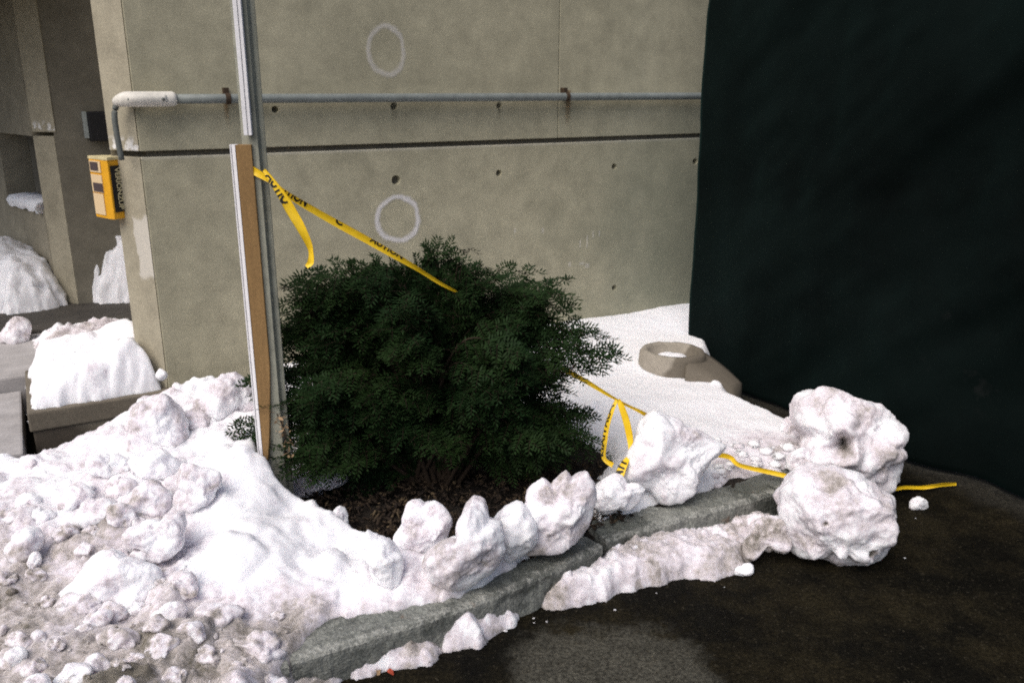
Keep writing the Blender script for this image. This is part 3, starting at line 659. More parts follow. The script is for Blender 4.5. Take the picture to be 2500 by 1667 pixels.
# ------------------------------------------------------------------ granite kerb
def granite():
    b = NB('granite'); n = b.noise(5, 5, .6); n2 = b.noise(120, 3, .75); n4 = b.noise(30, 5, .65)
    wet = b.ramp(b.noise(2.6, 5, .6, dist=.4), [(.475, 0.), (.53, 1.)])
    c = b.mix(b.ramp(n, [(.3, 0.), (.7, 1.)]), (.17, .18, .162), (.26, .265, .24))
    c = b.mix(b.math('MULTIPLY', wet, .72), c, (.047, .055, .047))
    c = b.mix(b.math('MULTIPLY', b.attr('arris').outputs['Fac'], b.rng(n4, .4, .6, .1, .6)), c, (.36, .36, .33))
    c = b.mix(.8, c, b.ramp(n2, [(.28, .4), (.72, 1.5)]), 'MULTIPLY'); c = b.mix(.5, c, b.ramp(n4, [(.3, .6), (.7, 1.2)]), 'MULTIPLY')
    rust = b.math('MULTIPLY', b.rng(b.noise(11, 3), .66, .76), .5); c = b.mix(rust, c, (.13, .06, .025))
    b.bump(b.math('ADD', n2, n4), .6, .008)
    return b.out(c, b.ramp(wet, [(0., .85), (1., .45)]))
M_gran = granite()
kerb = empty('kerb', (0, 0, 0)); tag(kerb, kind='structure')
def kerb_stone(path, wdt=.135, hgt=.115, seed=0, n=170, mat=M_gran):
    C = smooth_path([(p[0]*1.017, p[1]*1.017, 0) for p in path], n)
    prof = []                      # across: 0 = front arris, going back
    prof += [(-.012, t) for t in np.linspace(-.12, hgt-.012, 12)]; prof += [(-.006, hgt-.003)]
    prof += [(t, hgt) for t in np.linspace(.006, wdt-.01, 9)] + [(wdt, hgt-.01), (wdt, -.05)]
    V = []; m = len(prof)
    for i in range(n):
        t = C[min(i+1, n-1)]-C[max(i-1, 0)]; t /= np.linalg.norm(t); nrm = np.array([-t[1], t[0], 0])
        for (o, z) in prof: V.append(C[i]+nrm*o+np.array([0, 0, z]))
    V = np.array(V); d = fbm(V, 14, 4, seed)*.008+fbm(V, 55, 3, seed+4)*.005+np.minimum(0, fbm(V, 9, 2, seed+8)+.35)*.03
    for i in range(n):
        t = C[min(i+1, n-1)]-C[max(i-1, 0)]; t /= np.linalg.norm(t); nrm = np.array([-t[1], t[0], 0])
        for k in range(m):
            j = i*m+k; V[j] += (-nrm if k < 13 else np.array([0, 0, 1.]))*d[j] if k < m-2 else 0
    Fc = [(i*m+k, i*m+k+1, (i+1)*m+k+1, (i+1)*m+k) for i in range(n-1) for k in range(m-1)]
    Fc = [f[::-1] for f in Fc]
    Fc += [tuple(range(m)), tuple((n-1)*m+k for k in range(m))[::-1]]
    o = mesh_obj('kerb_stone', V, Fc, mat, kerb, False); at = o.data.attributes.new('arris', 'FLOAT', 'POINT')
    at.data.foreach_set('value', [1. if 11 <= k <= 13 else (.1 if k > 13 else 0.) for i in range(n) for k in range(m)]); return o
kerb_stone([(-1.6, 1.45), (-1.05, 1.68), (-.6, 1.94)], seed=1)
kerb_stone([(-.592, 1.945), (-.151, 2.19), (.069, 2.349), (.296, 2.545)], seed=2)
kerb_stone([(.312, 2.588), (.8, 2.834), (1.0, 2.945)], seed=3)
kerb_stone([(1.008, 2.955), (1.16, 3.07), (1.25, 3.25), (1.27, 3.45)], seed=4, n=90)
kerb_stone([(1.27, 3.46), (1.2, 3.75), (1.0, 4.15)], seed=5, n=90)

# ------------------------------------------------------------------ low concrete wall, platform and walkway on the left
def wet_conc(b, c):
    x, y, z = b.sep(b.obj()); wob = b.noise(6, 4)
    e = b.math('ADD', b.math('SUBTRACT', b.math('MULTIPLY', b.math('ADD', x, 3.8), -.28), z), b.math('MULTIPLY', b.math('SUBTRACT', wob, .5), .12))
    return b.mix(b.math('MULTIPLY', b.rng(e, -.22, -.17), .7), c, (.035, .026, .02))
M_bench = concrete('concrete_low_wall', (.2, .175, .135), (.16, .14, .105), wet_conc)
M_cap = concrete('concrete_cap', (.18, .155, .118), (.145, .125, .095))
lowall = empty('low_concrete_wall', tuple(P0), BR); tag(lowall, 'low concrete wall with damp dark stain under a white slab of snow', 'wall')
bl = on_wall(61, 945, -.05); br_ = on_wall(392, 895, -.05)
box('wall_body', bl[0]+.012, SC-.01, -.04, .62, -.3, .14, M_bench, lowall, .008)
box('cap', bl[0], br_[0], -.05, .64, .142, .232, M_cap, lowall, .008)
bx0, bx1 = bl[0]+.03, SC-.03
bp_ = [tuple(lw(x, y, 0)[:2]) for x, y in ((bx0, -.02), ((bx0+bx1)/2, -.03), (bx1, -.02), (bx1+.01, .3), (bx1+.0, .6), ((bx0+bx1)/2, .62), (bx0+.0, .6), (bx0-.01, .25))]
mf = Field([(100, 900, .3, -.1)], bp_, .232, .085, .03, 10, 77, .03, (.05, .1))
mf.c = [(*lw(x, y, 0)[:2], z, -.12) for x, y, z in ((bx0, 0, .32), (bx0+.2, .15, .37), ((bx0+bx1)/2, .2, .41), (bx1-.05, .1, .44), (bx1-.02, .4, .47), (bx0+.15, .45, .41), (bx0, .4, .36))]
tag(mf.build('snow_mound', .009), 'white slab of snow lying on the low concrete wall', 'snow mound')
M_pave = concrete('paving', (.5, .48, .48), (.36, .34, .33))
M_wet = concrete('wet_paving', (.06, .055, .048), (.1, .09, .078))
pv = empty('walkway', tuple(P0), BR); tag(pv, kind='structure')
box('slab', -7, CX-.02, .66, 1.55, -.1, .2, M_pave, pv, .01)
box('slab', -7, CX+.5, 1.57, QY+3, -.1, .17, M_wet, pv, .01)
box('slab', -7, bl[0]-.03, -.25, .64, -.1, .13, M_pave, pv, .01)
# step edge between the two
box('step', -7, CX+.5, 1.5, 1.64, .15, .225, M_wet, pv, .012)

# window sill snow in the far side wall
def sill_snow():
    nx, ny = -la[1], la[0]
    if nx < 0: nx, ny = -nx, -ny
    V = []; Fc = []; n = 24; prof = [(-.03, -.02), (-.045, .02), (-.02, .05), (.06, .06), (.16, .05), (.2, 0), (.2, -.03)]
    for i in range(n):
        t = .02+.62*i/(n-1)
        for o, z in prof:
            V.append(lw(pe[0]+la[0]*t+nx*o, pe[1]+la[1]*t+ny*o, zs+z-.03))
    V = np.array(V); V += fbm(V, 20, 3, 3)[:, None]*np.array([.008, .008, .014]); m = len(prof)
    Fc = [(i*m+k, i*m+k+1, (i+1)*m+k+1, (i+1)*m+k) for i in range(n-1) for k in range(m-1)]+[tuple(range(m)), tuple((n-1)*m+k for k in range(m))]
    o = mesh_obj('sill_snow', V, Fc, M_snow, None, True); set_dirt(o, np.full(len(V), -.15)); tag(o, 'strip of snow lying on the far window sill', 'snow')
sill_snow()

# ------------------------------------------------------------------ metals, plastics
def metal(name, c, rough=.5, met=.6, var=.25):
    b = NB(name); n = b.noise(18, 5, .65); n2 = b.noise(150, 2)
    cc = b.mix(var*2, c, b.ramp(n, [(.25, .55), (.75, 1.3)]), 'MULTIPLY'); cc = b.mix(.3, cc, b.ramp(n2, [(.3, .7), (.7, 1.2)]), 'MULTIPLY')
    b.b.inputs['Metallic'].default_value = met; b.bump(n, .1, .003); return b.out(cc, rough)
M_pipe = metal('painted_conduit', (.2, .22, .21), .5, .0)
M_fit = metal('cast_fitting', (.7, .67, .6), .5, .0)
M_post = metal('galvanised_post', (.31, .31, .25), .65, .0, .3)
M_flex = metal('grey_flex', (.12, .13, .12), .6, 0)
M_rust = metal('rusty_strap', (.06, .04, .025), .8, .2)
M_white = metal('white_paint', (.74, .73, .75), .5, 0, .12)
M_black = NB('black_paint').out((.012, .012, .014), .5)
M_yel = metal('yellow_enamel', (.72, .36, .02), .42, 0, .1)
M_cream = NB('cream_print').out((.62, .55, .34), .6)
M_greybox = metal('grey_plate', (.3, .33, .32), .5, 0)

# conduit along the wall
zr = 1.556
cdu = empty('wall_conduit', tuple(P0), BR); tag(cdu, 'grey painted conduit pipe running level along the concrete wall', 'pipe')
tube('pipe', [(s, -.05, zr) for s in np.linspace(-3.06, 1.2, 20)], .021, M_pipe, cdu, 14)
for px in (522, 1302):
    s0 = on_wall(px, 215, -.05)[0]
    bm = bmesh.new()
    bmesh.ops.create_cone(bm, cap_ends=True, segments=16, radius1=.0245, radius2=.0245, depth=.022, matrix=Matrix.Translation((s0, -.05, zr)) @ Matrix.Rotation(pi/2, 4, 'Y'))
    bmesh.ops.create_cube(bm, size=1, matrix=Matrix.Translation((s0, -.02, zr+.03)) @ Matrix.Diagonal((.022, .04, .035, 1)))
    bm_obj('strap', bm, M_rust, cdu)
# conduit body at the corner with flexible lead
fit = empty('conduit_fitting', tuple(P0), BR); tag(fit, 'pale cast conduit fitting at the building corner with cable down to yellow box', 'fitting')
fl = on_vplane(262, 232, SC, -.05, cd[0], cd[1])
V = []; Fc = []; n = 18; path = smooth_path([(-3.035, -.052, zr), (-3.1, -.055, zr), (-3.2, -.06, zr), (SC+(fl[0]-SC)*.5, -.06+(fl[1]+.0)*.5, zr-.001), (fl[0]-.0, fl[1]-.05, zr-.012)], 24)
rad = [.026, .031, .032, .032] + [.032]*13 + [.032, .031, .029, .027, .025, .022, .018]
tube('fitting_body', path, rad, M_fit, fit, 16)
lidp = [(p[0]-.012, p[1]-.029, p[2]) for p in path[4:17]]
for k in (0, 12):
    pass
for i in (5, 15):
    p = path[i]; bm = bmesh.new(); bmesh.ops.create_uvsphere(bm, u_segments=10, v_segments=6, radius=.007, matrix=Matrix.Translation((p[0]-.002, p[1]-.035, p[2])))
    bm_obj('screw', bm, M_flex, fit, True)
tube('cover_plate', [(p[0], p[1]-.012, p[2]) for p in path[4:17]], .0235, M_fit, fit, 10)
bxc = on_vplane(264, 370, CX, CY-.08, 1, 0)
fx = smooth_path([(path[-1][0]+.005, path[-1][1], path[-1][2]-.005), (path[-1][0]-.01, path[-1][1]-.006, path[-1][2]-.05), (path[-1][0]-.012, path[-1][1]-.01, 1.42), (path[-1][0]-.005, path[-1][1]-.012, 1.3)], 20)
tube('flexible_lead', fx, .0125, M_flex, fit, 10)

# yellow control box at the corner
by = 3.86
def bxp(px, Y): p = on_y(px, 440, Y); return (p[0], p[1])
pts = [bxp(213, by+.1), bxp(244, by+.012), bxp(255, by), bxp(289, by+.07)]
back = [(pts[3][0]-.06, pts[3][1]+.06), (pts[0][0]+.05, pts[0][1]+.04)]
zt_b = on_y(255, 368, by)[2]; zb_b = on_y(255, 505, by)[2]
ybx = empty('yellow_box', (pts[2][0], pts[2][1], zb_b)); tag(ybx, 'yellow control box with black lettered plate hanging at the building corner', 'box')
def rel(o): o.data.transform(Matrix.Translation((-pts[2][0], -pts[2][1], -zb_b))); o.parent = ybx; return o
rel(prism('case', pts+back, zb_b, zt_b, M_yel, None, .004))
rel(prism('lid', [(p[0], p[1]) for p in [tuple(np.array(q)+(np.array(q)-np.mean(np.array(pts+back), 0))*.04) for q in pts+back]], zt_b-.002, zt_b+.012, metal('pale_lid', (.6, .52, .3), .5, 0), None, .003))
def face_plate(name, A, B, u0, u1, v0, v1, off, mat):
    """thin plate on the vertical face from A to B (plan), u along, v up the box"""
    A = np.array(A); B = np.array(B); d = B-A; L_ = np.linalg.norm(d); d = d/L_; nn = np.array([d[1], -d[0]])
    H_ = zt_b-zb_b; P = []
    for o in (off, off-.003):
        for u, v in ((u0, v0), (u1, v0), (u1, v1), (u0, v1)):
            q = A+d*u*L_+nn*o; P.append((q[0], q[1], zb_b+v*H_))
    o = mesh_obj(name, P, [(0, 1, 2, 3), (7, 6, 5, 4), (0, 4, 5, 1), (1, 5, 6, 2), (2, 6, 7, 3), (3, 7, 4, 0)], mat); return rel(o)
face_plate('name_plate', pts[2], pts[3], .12, .92, .12, .9, .004, M_black)
M_stk = NB('sticker').out((.66, .5, .3), .6); M_stk2 = NB('sticker_print').out((.07, .05, .05), .6)
face_plate('sticker', pts[0], pts[1], .08, .8, .06, .42, .004, M_stk); face_plate('sticker', pts[0], pts[1], .08, .85, .44, .74, .004, M_stk); face_plate('sticker', pts[0], pts[1], .08, .85, .78, .97, .004, M_stk)
face_plate('sticker_print', pts[0], pts[1], .2, .85, .455, .60, .006, M_stk2); face_plate('sticker_print', pts[0], pts[1], .15, .7, .81, .95, .006, M_stk2)
def text_mesh(body, size, bold=0.):
    cu = bpy.data.curves.new('t', 'FONT'); cu.body = body; cu.size = size; cu.offset = bold; cu.resolution_u = 3
    o = bpy.data.objects.new('t', cu); col.objects.link(o); bpy.context.view_layer.update()
    me = bpy.data.meshes.new_from_object(o.evaluated_get(bpy.context.evaluated_depsgraph_get()))
    bpy.data.objects.remove(o); return me
tm = text_mesh('VERIONZUP', 1., .02); co = np.array([v.co[:] for v in tm.vertices]); lo = co.min(0); hi = co.max(0)
A = np.array(pts[2]); B = np.array(pts[3]); d = (B-A)/np.linalg.norm(B-A); nn = np.array([d[1], -d[0]]); Lf = np.linalg.norm(B-A); Hf = zt_b-zb_b
for v in tm.vertices:
    u = (v.co.x-lo[0])/(hi[0]-lo[0]); h_ = (v.co.y-lo[1])/(hi[1]-lo[1])
    q = A+d*Lf*(.36+.34*h_)+nn*.0062
    v.co = (q[0], q[1], zb_b+Hf*(.87-.71*u))
rel(link('lettering', tm, M_cream))
# small dark fixture on the set-back wall
fxw = on_vplane(216, 288, 0, QY, 1, 0)
jb = empty('wall_fixture', tuple(lw(fxw[0], QY, fxw[2])), BR); tag(jb, 'small dark fixture with pale edge on the shaded set-back wall', 'fixture')
box('housing', -.04, .16, -.1, -.002, -.1, .09, M_black, jb, .01); box('edge_plate', -.068, -.042, -.09, -.002, -.08, .09, M_greybox, jb, .003)

# ------------------------------------------------------------------ sign post with board and plate
PB = on_z(640, 1129, .18); PY = PB[1]
post = empty('steel_post', (PB[0], PB[1], 0)); tag(post, 'grey steel channel post standing in the snow beside the shrub', 'post')
pc = on_y(597, 500, PY)[0]-PB[0]
def channel(name, pr, th, z0, z1, mat, parent):
    pr = np.array(pr); n = len(pr); nr = []
    for i in range(n):
        t = pr[min(i+1, n-1)]-pr[max(i-1, 0)]; t /= np.linalg.norm(t); nr.append((-t[1], t[0]))
    bk = pr+np.array(nr)*th
    return prism(name, [tuple(p) for p in pr]+[tuple(p) for p in bk[::-1]], z0, z1, mat, parent, .0008)
channel('post_channel', [(-.03, .045), (-.022, .0), (-.016, -.012), (.008, -.014), (.033, -.012), (.037, .012), (.045, .014), (.05, .012)], .004, -.2, 3.2, M_post, post)
# wooden board strapped to the post's left side
M_wood = NB('brown_board'); g = M_wood.obj(); mpn = M_wood.n('ShaderNodeMapping'); mpn.inputs['Scale'].default_value = (14, 14, .8); M_wood.l(g, mpn.inputs[0])
wn = M_wood.noise(6, 5, .6, mpn.outputs[0]); wf = M_wood.noise(120, 2)
wc = M_wood.mix(M_wood.ramp(wn, [(.3, 0.), (.7, 1.)]), (.27, .16, .065), (.35, .21, .085)); wc = M_wood.mix(.5, wc, M_wood.ramp(wf, [(.3, .7), (.7, 1.2)]), 'MULTIPLY')
M_wood.bump(wn, .15, .003); M_wood = M_wood.out(wc, .7)
bY = PY-.03
ztop = on_y(545, 333, bY)[2]; zbot = on_y(588, 1058, bY)[2]
xb = on_y(560, 520, bY)[0]
brd = empty('wooden_board', (xb, bY, zbot), R(0)); tag(brd, 'narrow brown board with white edge fixed upright to the steel post', 'board')
h = ztop-zbot
def board(name, x0, x1, y0, y1, mat, taper):
    bm = bmesh.new(); rows = []; zz = list(np.linspace(0, .38, 16))+list(np.linspace(.45, h, 6))
    for z in zz:
        k = min(1, z/.36)**.7 if taper else 1
        k = float(.22+.78*k)
        xx1 = x0+(x1-x0)*k
        rows.append([bm.verts.new((x0, y0[0], z)), bm.verts.new((xx1, y1[0]*k+y0[0]*(1-k), z)), bm.verts.new((xx1, y1[1]*k+y0[1]*(1-k), z)), bm.verts.new((x0, y0[1], z))])
    for a, b2 in zip(rows, rows[1:]):
        for k in range(4): bm.faces.new((a[k], a[(k+1) % 4], b2[(k+1) % 4], b2[k]))
    bm.faces.new(rows[0][::-1]); bm.faces.new(rows[-1]); bmesh.ops.recalc_face_normals(bm, faces=bm.faces[:])
    return bm_obj(name, bm, mat, brd)
board('board_face', 0, .045, (-.012, .02), (.004, .03), M_wood, True)
board('white_edge', -.018, -.002, (.004, .03), (-.012, .026), M_white, False)
board('edge_layer', -.0275, -.0205, (.014, .034), (.004, .03), M_white, False)
# plate above it: folded sheet seen almost edge on
sgn = empty('sign_plate', (on_y(574, 310, PY-.03)[0], PY-.03, on_y(574, 311, PY-.03)[2])); tag(sgn, 'grey sign plate with white rim seen edge on above the brown board', 'sign')
def rounded_plate(w_, h_, r, n=8):
    P = []
    for cx_, cz, a0 in ((r, r, pi), (w_, 0, None), (w_, h_, None), (r, h_-r, pi/2)):
        if a0 is None: P.append((cx_, cz))
        else:
            for k in range(n+1):
                a = a0+(pi/2)*k/n if a0 == pi else a0+(pi/2)*k/n
                P.append((cx_+r*cos(a), cz+r*sin(a)))
    return P
bm = bmesh.new(); pr = rounded_plate(.28, 1.3, .04)
dr = np.array([cos(R(74)), sin(R(74))])          # plate runs away from the viewer, a little to the left
F1 = [bm.verts.new((-.008-(.28-x)*.17, (.28-x)*.985, z)) for x, z in pr]; F2 = [bm.verts.new((-.008-(.28-x)*.17+.003, (.28-x)*.985+.001, z)) for x, z in pr]
bm.faces.new(F1); bm.faces.new(F2[::-1])
for i in range(len(pr)): j = (i+1) % len(pr); bm.faces.new((F1[i], F2[i], F2[j], F1[j]))
bmesh.ops.recalc_face_normals(bm, faces=bm.faces[:])
bm_obj('plate', bm, metal('sign_grey', (.3, .29, .26), .45, .2), sgn)
box('rim', -.016, -.003, -.012, .004, 0, 1.3, M_white, sgn, .001); box('rim', -.0015, .009, -.010, .004, 0, 1.3, M_white, sgn, .001)

# ------------------------------------------------------------------ dark fabric screen
def fabric():
    b = NB('dark_fabric'); n = b.noise(1.4, 5, .6); n2 = b.noise(260, 2)
    x, y, z = b.sep(b.obj())
    c = b.ramp(n, [(.32, (.0006, .0014, .0013)), (.68, (.0030, .0062, .0058))])
    sm = b.math('MULTIPLY', b.rng(b.noise(5, 5, .7), .56, .68), b.math('MULTIPLY', b.rng(z, .75, .6), b.rng(z, .2, .35)))
    sm = b.math('MULTIPLY', sm, b.rng(x, 1.3, 1.7)); c = b.mix(b.math('MULTIPLY', sm, .5), c, (.014, .015, .015))
    b.bump(n2, .2, .002); b.b.inputs['Specular IOR Level'].default_value = .05; b.b.inputs['Sheen Weight'].default_value = .035; b.b.inputs['Sheen Tint'].default_value = (.3, .75, .7, 1); b.b.inputs['Sheen Roughness'].default_value = .5
    return b.out(c, .85)
M_fab = fabric()
fa = on_z(1577, 838, .05); fd = np.array([.523, -.852, 0]); fang = math.atan2(fd[1], fd[0])
fence = empty('fabric_screen', tuple(fa), fang); tag(fence, 'tall black fabric fence screen on the right side', 'fence screen')
xs = np.linspace(0, 3.6, 160); zs_ = np.linspace(-.03, 3.2, 120); X, Z = np.meshgrid(xs, zs_); P = np.c_[X.ravel(), 0*X.ravel(), Z.ravel()]
dy = fbm(P*np.array([1, 1, .35]), 2.2, 3, 4)*.09+fbm(P@np.array([[.8, 0, .25], [0, 1, 0], [-.9, 0, .3]]), 3.6, 3, 9)*.05
P[:, 0] += (fbm(np.c_[0*P[:, 2], 0*P[:, 2], P[:, 2]], 2.2, 3, 2)*.018+.02*smooth01((P[:, 2]-1.9)/.3))*smooth01(1-P[:, 0]/.4)
dy = dy*(.2+.8*smooth01(P[:, 0]/.6))
nv = len(P); P2 = P.copy(); P[:, 1] = dy; P2[:, 1] = dy+.004
idx = np.arange(nv).reshape(len(zs_), len(xs)); q = np.c_[idx[:-1, :-1].ravel(), idx[:-1, 1:].ravel(), idx[1:, 1:].ravel(), idx[1:, :-1].ravel()]
ed = np.r_[idx[:, 0], idx[-1, 1:], idx[::-1, -1][1:], idx[0, ::-1][1:]]
rim = np.c_[ed[:-1], ed[1:], ed[1:]+nv, ed[:-1]+nv]
np_obj('fabric', np.vstack([P, P2]), np.vstack([q, q[:, ::-1]+nv, rim]), M_fab, fence)
for x in (.12, 2.0, 3.5): tube('fence_pole', [(x, .11, -.04), (x, .11, 3.15)], .021, M_post, fence, 10)
for z in (.14, 3.05): tube('fence_rail', [(.1, .11, z), (3.52, .11, z)], .017, M_post, fence, 10)
# concrete foot with a hollow at its end
def foot_extra(b, c):
    x, y, z = b.sep(b.obj()); wob = b.noise(7, 3)
    return b.mix(b.math('MULTIPLY', b.rng(b.math('ADD', b.math('SUBTRACT', x, b.math('MULTIPLY', z, .55)), b.math('MULTIPLY', wob, .1)), .07, .1), .72), c, (.085, .07, .05))
M_foot = concrete('concrete_foot', (.4, .36, .3), (.3, .27, .22), foot_extra)
fc = np.array([.70, 4.30, 0]); ffa = R(-27)
foot = empty('fence_foot', (fc[0], fc[1], 0), ffa); tag(foot, 'round-ended concrete fence foot with snow in its hollow', 'fence foot')
V = []; Fc = []; n = 40; prof = [(.165, 0), (.163, .2), (.158, .285), (.147, .302), (.128, .303), (.118, .292), (.112, .2), (0.001, .19)]
for k in range(n):
    a = 2*pi*k/n
    for r_, z in prof: V.append((.15+r_*cos(a)*1.08, r_*sin(a), z))
V = np.array(V); V = V+fbm(V, 22, 3, 6)[:, None]*np.array([.005, .005, .005]); m = len(prof)
Fc = [(k*m+j, ((k+1) % n)*m+j, ((k+1) % n)*m+j+1, k*m+j+1) for k in range(n) for j in range(m-1)]
mesh_obj('ring', V, Fc, M_foot, foot, True)
bm = bmesh.new(); rows = []
for i in range(15):
    t = i/14; x = .2+.3*t; hw = .16-.06*t**2; zt_ = .298-.14*t**1.5
    rows.append([bm.verts.new((x, y, z)) for y, z in ((-hw-.015, 0), (-hw-.006, zt_*.6), (-hw+.012, zt_-.012), (-hw*.5, zt_), (0, zt_+.003), (hw*.5, zt_), (hw-.012, zt_-.012), (hw+.015, 0))] if x > .2+0 else [bm.verts.new((x, y*.6, z)) for y, z in ((-hw-.015, 0), (-hw-.006, zt_*.6), (-hw+.012, zt_-.012), (-hw*.5, zt_), (0, zt_+.003), (hw*.5, zt_), (hw-.012, zt_-.012), (hw+.015, 0))])
rows = rows[3:]
for a, b2 in zip(rows, rows[1:]):
    for k in range(7): bm.faces.new((a[k], b2[k], b2[k+1], a[k+1]))
bm.faces.new(rows[-1]); bm.faces.new(rows[0][::-1]); bmesh.ops.recalc_face_normals(bm, faces=bm.faces[:])
bm_obj('tail_block', bm, M_foot, foot, True)
V, Fc = ico(3); V = V*np.array([.1, .092, .05])+np.array([.15, 0, .235]); V = V+fbm(V, 20, 3)[:, None]*.012
lm = Matrix.Translation((fc[0], fc[1], 0)) @ Matrix.Rotation(ffa, 4, 'Z'); V = np.array([(lm @ Vector(v))[:] for v in V])
o = np_obj('snow_fill', V, Fc, M_snow); set_dirt(o, np.full(len(V), -.2)); tag(o, 'little snow heap inside the hollow of the concrete foot', 'snow')

# ------------------------------------------------------------------ yew shrub
M_needle = NB('yew_needles'); n = M_needle.noise(3.5, 3); n2 = M_needle.noise(40, 2)
c = M_needle.mix(M_needle.ramp(n, [(.3, 0.), (.7, 1.)]), (.0065, .019, .006), (.014, .029, .0075)); c = M_needle.mix(.7, c, M_needle.ramp(n2, [(.3, .55), (.7, 1.5)]), 'MULTIPLY')
M_needle.b.inputs['Specular IOR Level'].default_value = .1; M_needle = M_needle.out(c, .65)
M_bark = NB('bark').out((.028, .018, .011), .9)
yew = empty('yew_shrub', tuple(on_z(985, 1100, .1))); tag(yew, 'dark green yew shrub beside the post, tape laid over it', 'shrub')
YB = np.array(yew.location)
rng_ = np.random.RandomState(12)
tips = []                                   # (tip, length)
lobes = [(735, 715, 3.05, 95, 80, .2), (690, 900, 3.0, 65, 130, .15), (850, 720, 3.1, 165, 95, .28), (1130, 720, 3.15, 190, 100, .3), (1010, 650, 3.2, 120, 60, .2), (720, 820, 3.05, 105, 150, .2), (900, 870, 2.98, 250, 150, .25), (1130, 880, 3.0, 180, 150, .28), (800, 980, 2.95, 170, 110, .2), (1080, 1000, 2.9, 220, 90, .22), (1250, 990, 3.05, 110, 95, .2), (1000, 800, 3.3, 300, 150, .3), (1210, 740, 3.2, 110, 90, .2)]
for (px, py, Y, rx, ry, rd) in lobes:
    for _ in range(int(3+rx*ry/2700)):                       # clumps of sprays with dark gaps between them
        v = rng_.normal(size=3); v /= np.linalg.norm(v); v *= rng_.uniform(.5, 1.0)**.5
        if v[2] > .2: v[2] *= -.8
        cpx, cpy, cY = px+v[0]*rx, py-v[1]*ry, Y+v[2]*rd*(1 if rng_.rand() < .85 else -1)
        for _k in range(rng_.randint(6, 10)):
            tips.append((on_y(cpx+rng_.normal(0, 22), cpy+rng_.normal(0, 17), cY+rng_.normal(0, .035)), rng_.uniform(.15, .25)))
    for _ in range(int(rx*ry/1500)):                          # sparse inner growth
        v = rng_.normal(size=3); v /= np.linalg.norm(v); v *= rng_.uniform(.2, .75)
        tips.append((on_y(px+v[0]*rx, py-v[1]*ry, Y+.08+abs(v[2])*rd), rng_.uniform(.2, .3)))
spurs = [(628, 780, 2.97), (625, 860, 2.95), (632, 900, 2.95), (630, 740, 3.0), (650, 660, 3.05), (672, 645, 3.05), (640, 940, 2.9), (1000, 562, 3.15), (1035, 560, 3.15), (985, 580, 3.12), (1080, 572, 3.18), (960, 600, 3.1), (1020, 585, 3.1), (1060, 600, 3.1), (990, 600, 3.15), (1040, 610, 3.12), (700, 632, 3.05), (720, 622, 3.1), (840, 612, 3.1), (880, 605, 3.12), (860, 625, 3.05), (1100, 628, 3.15), (1140, 622, 3.15), (1180, 632, 3.15),
         (1300, 690, 3.12), (1312, 680, 3.1), (1290, 712, 3.08), (1310, 705, 3.12), (1405, 800, 3.02), (1425, 820, 3.0), (1375, 765, 3.05), (1395, 775, 3.05), (1380, 840, 3.0), (1350, 850, 3.0), (1400, 825, 2.98), (1345, 760, 3.1), (1330, 790, 3.0), (1360, 810, 3.0), (1350, 750, 3.1),
         (1310, 930, 2.98), (1340, 960, 2.95), (1350, 1000, 2.95), (1380, 1040, 2.95), (1360, 1010, 2.9), (1330, 1000, 2.9), (1300, 900, 3.0),
         (632, 1000, 2.86), (640, 1020, 2.84), (625, 960, 2.88), (650, 1065, 2.82), (690, 1090, 2.82), (700, 1075, 2.82), (720, 1100, 2.8), (670, 1060, 2.85), (760, 1080, 2.8), (650, 1040, 2.85), (800, 1070, 2.82), (740, 1060, 2.82), (660, 1085, 2.8), (545, 985, 2.95), (560, 1000, 2.95), (570, 1030, 2.92), (550, 970, 2.95), (640, 700, 3.0), (640, 760, 2.98), (635, 830, 2.95), (640, 720, 3.05), (655, 690, 3.05)]
for px, py, Y in spurs: tips.append((on_y(px, py, Y), rng_.uniform(.2, .3)))
T0, TD, TU, TL = [], [], [], []             # twigs: start, direction, plane normal, length
stemV = []
tubes_pts = []
for tip, ln in tips:
    root = YB+np.array([rng_.uniform(-.12, .12), rng_.uniform(-.08, .08), .0])
    # bough: from the base out, bending
    f_ = rng_.uniform(.4, .6); mid = root+(tip-root)*np.array([f_, f_, .78+.12*rng_.rand()])+np.array([0, 0, .05])
    # keep the inner part leafless
    pth = smooth_path([root, mid, tip], 24)
    sl = np.linalg.norm(np.diff(pth, axis=0), axis=1); cum = np.r_[0, np.cumsum(sl)]; tot = cum[-1]
    if rng_.rand() < .2: tubes_pts.append(pth[:17])
    s = max(0, tot-ln)
    k = 0; side = rng_.choice([-1, 1])
    while s < tot-.012:
        p = np.array([np.interp(s, cum, pth[:, i]) for i in range(3)]); p2 = np.array([np.interp(min(s+.02, tot), cum, pth[:, i]) for i in range(3)])
        d = p2-p; d /= np.linalg.norm(d)+1e-9
        out = p-(YB+np.array([0, 0, .3])); out /= np.linalg.norm(out)
        up = out*.35+np.array([0, -.3, .85])+rng_.normal(0, .25, 3); up -= d*(up@d); up /= np.linalg.norm(up)
        lat = np.cross(d, up)
        for q_ in (side, -side):
            if rng_.rand() < .15: continue
            dd = d*.62+lat*q_*.75+rng_.normal(0, .14, 3)+np.array([0, 0, -.08]); dd /= np.linalg.norm(dd)
            u2 = up-dd*(up@dd); u2 /= np.linalg.norm(u2)
            T0.append(p); TD.append(dd); TU.append(u2); TL.append(rng_.uniform(.05, .1)*(.45+.55*min(1, (tot-s)/.12)))
        T0.append(p); TD.append(d); TU.append(up); TL.append(.03)
        s += rng_.uniform(.03, .044)
    T0.append(pth[-1]-d*.01); TD.append(d); TU.append(up); TL.append(.045)
T0 = np.array(T0); TD = np.array(TD); TU = np.array(TU); TL = np.array(TL)
NP = 5.4e-3
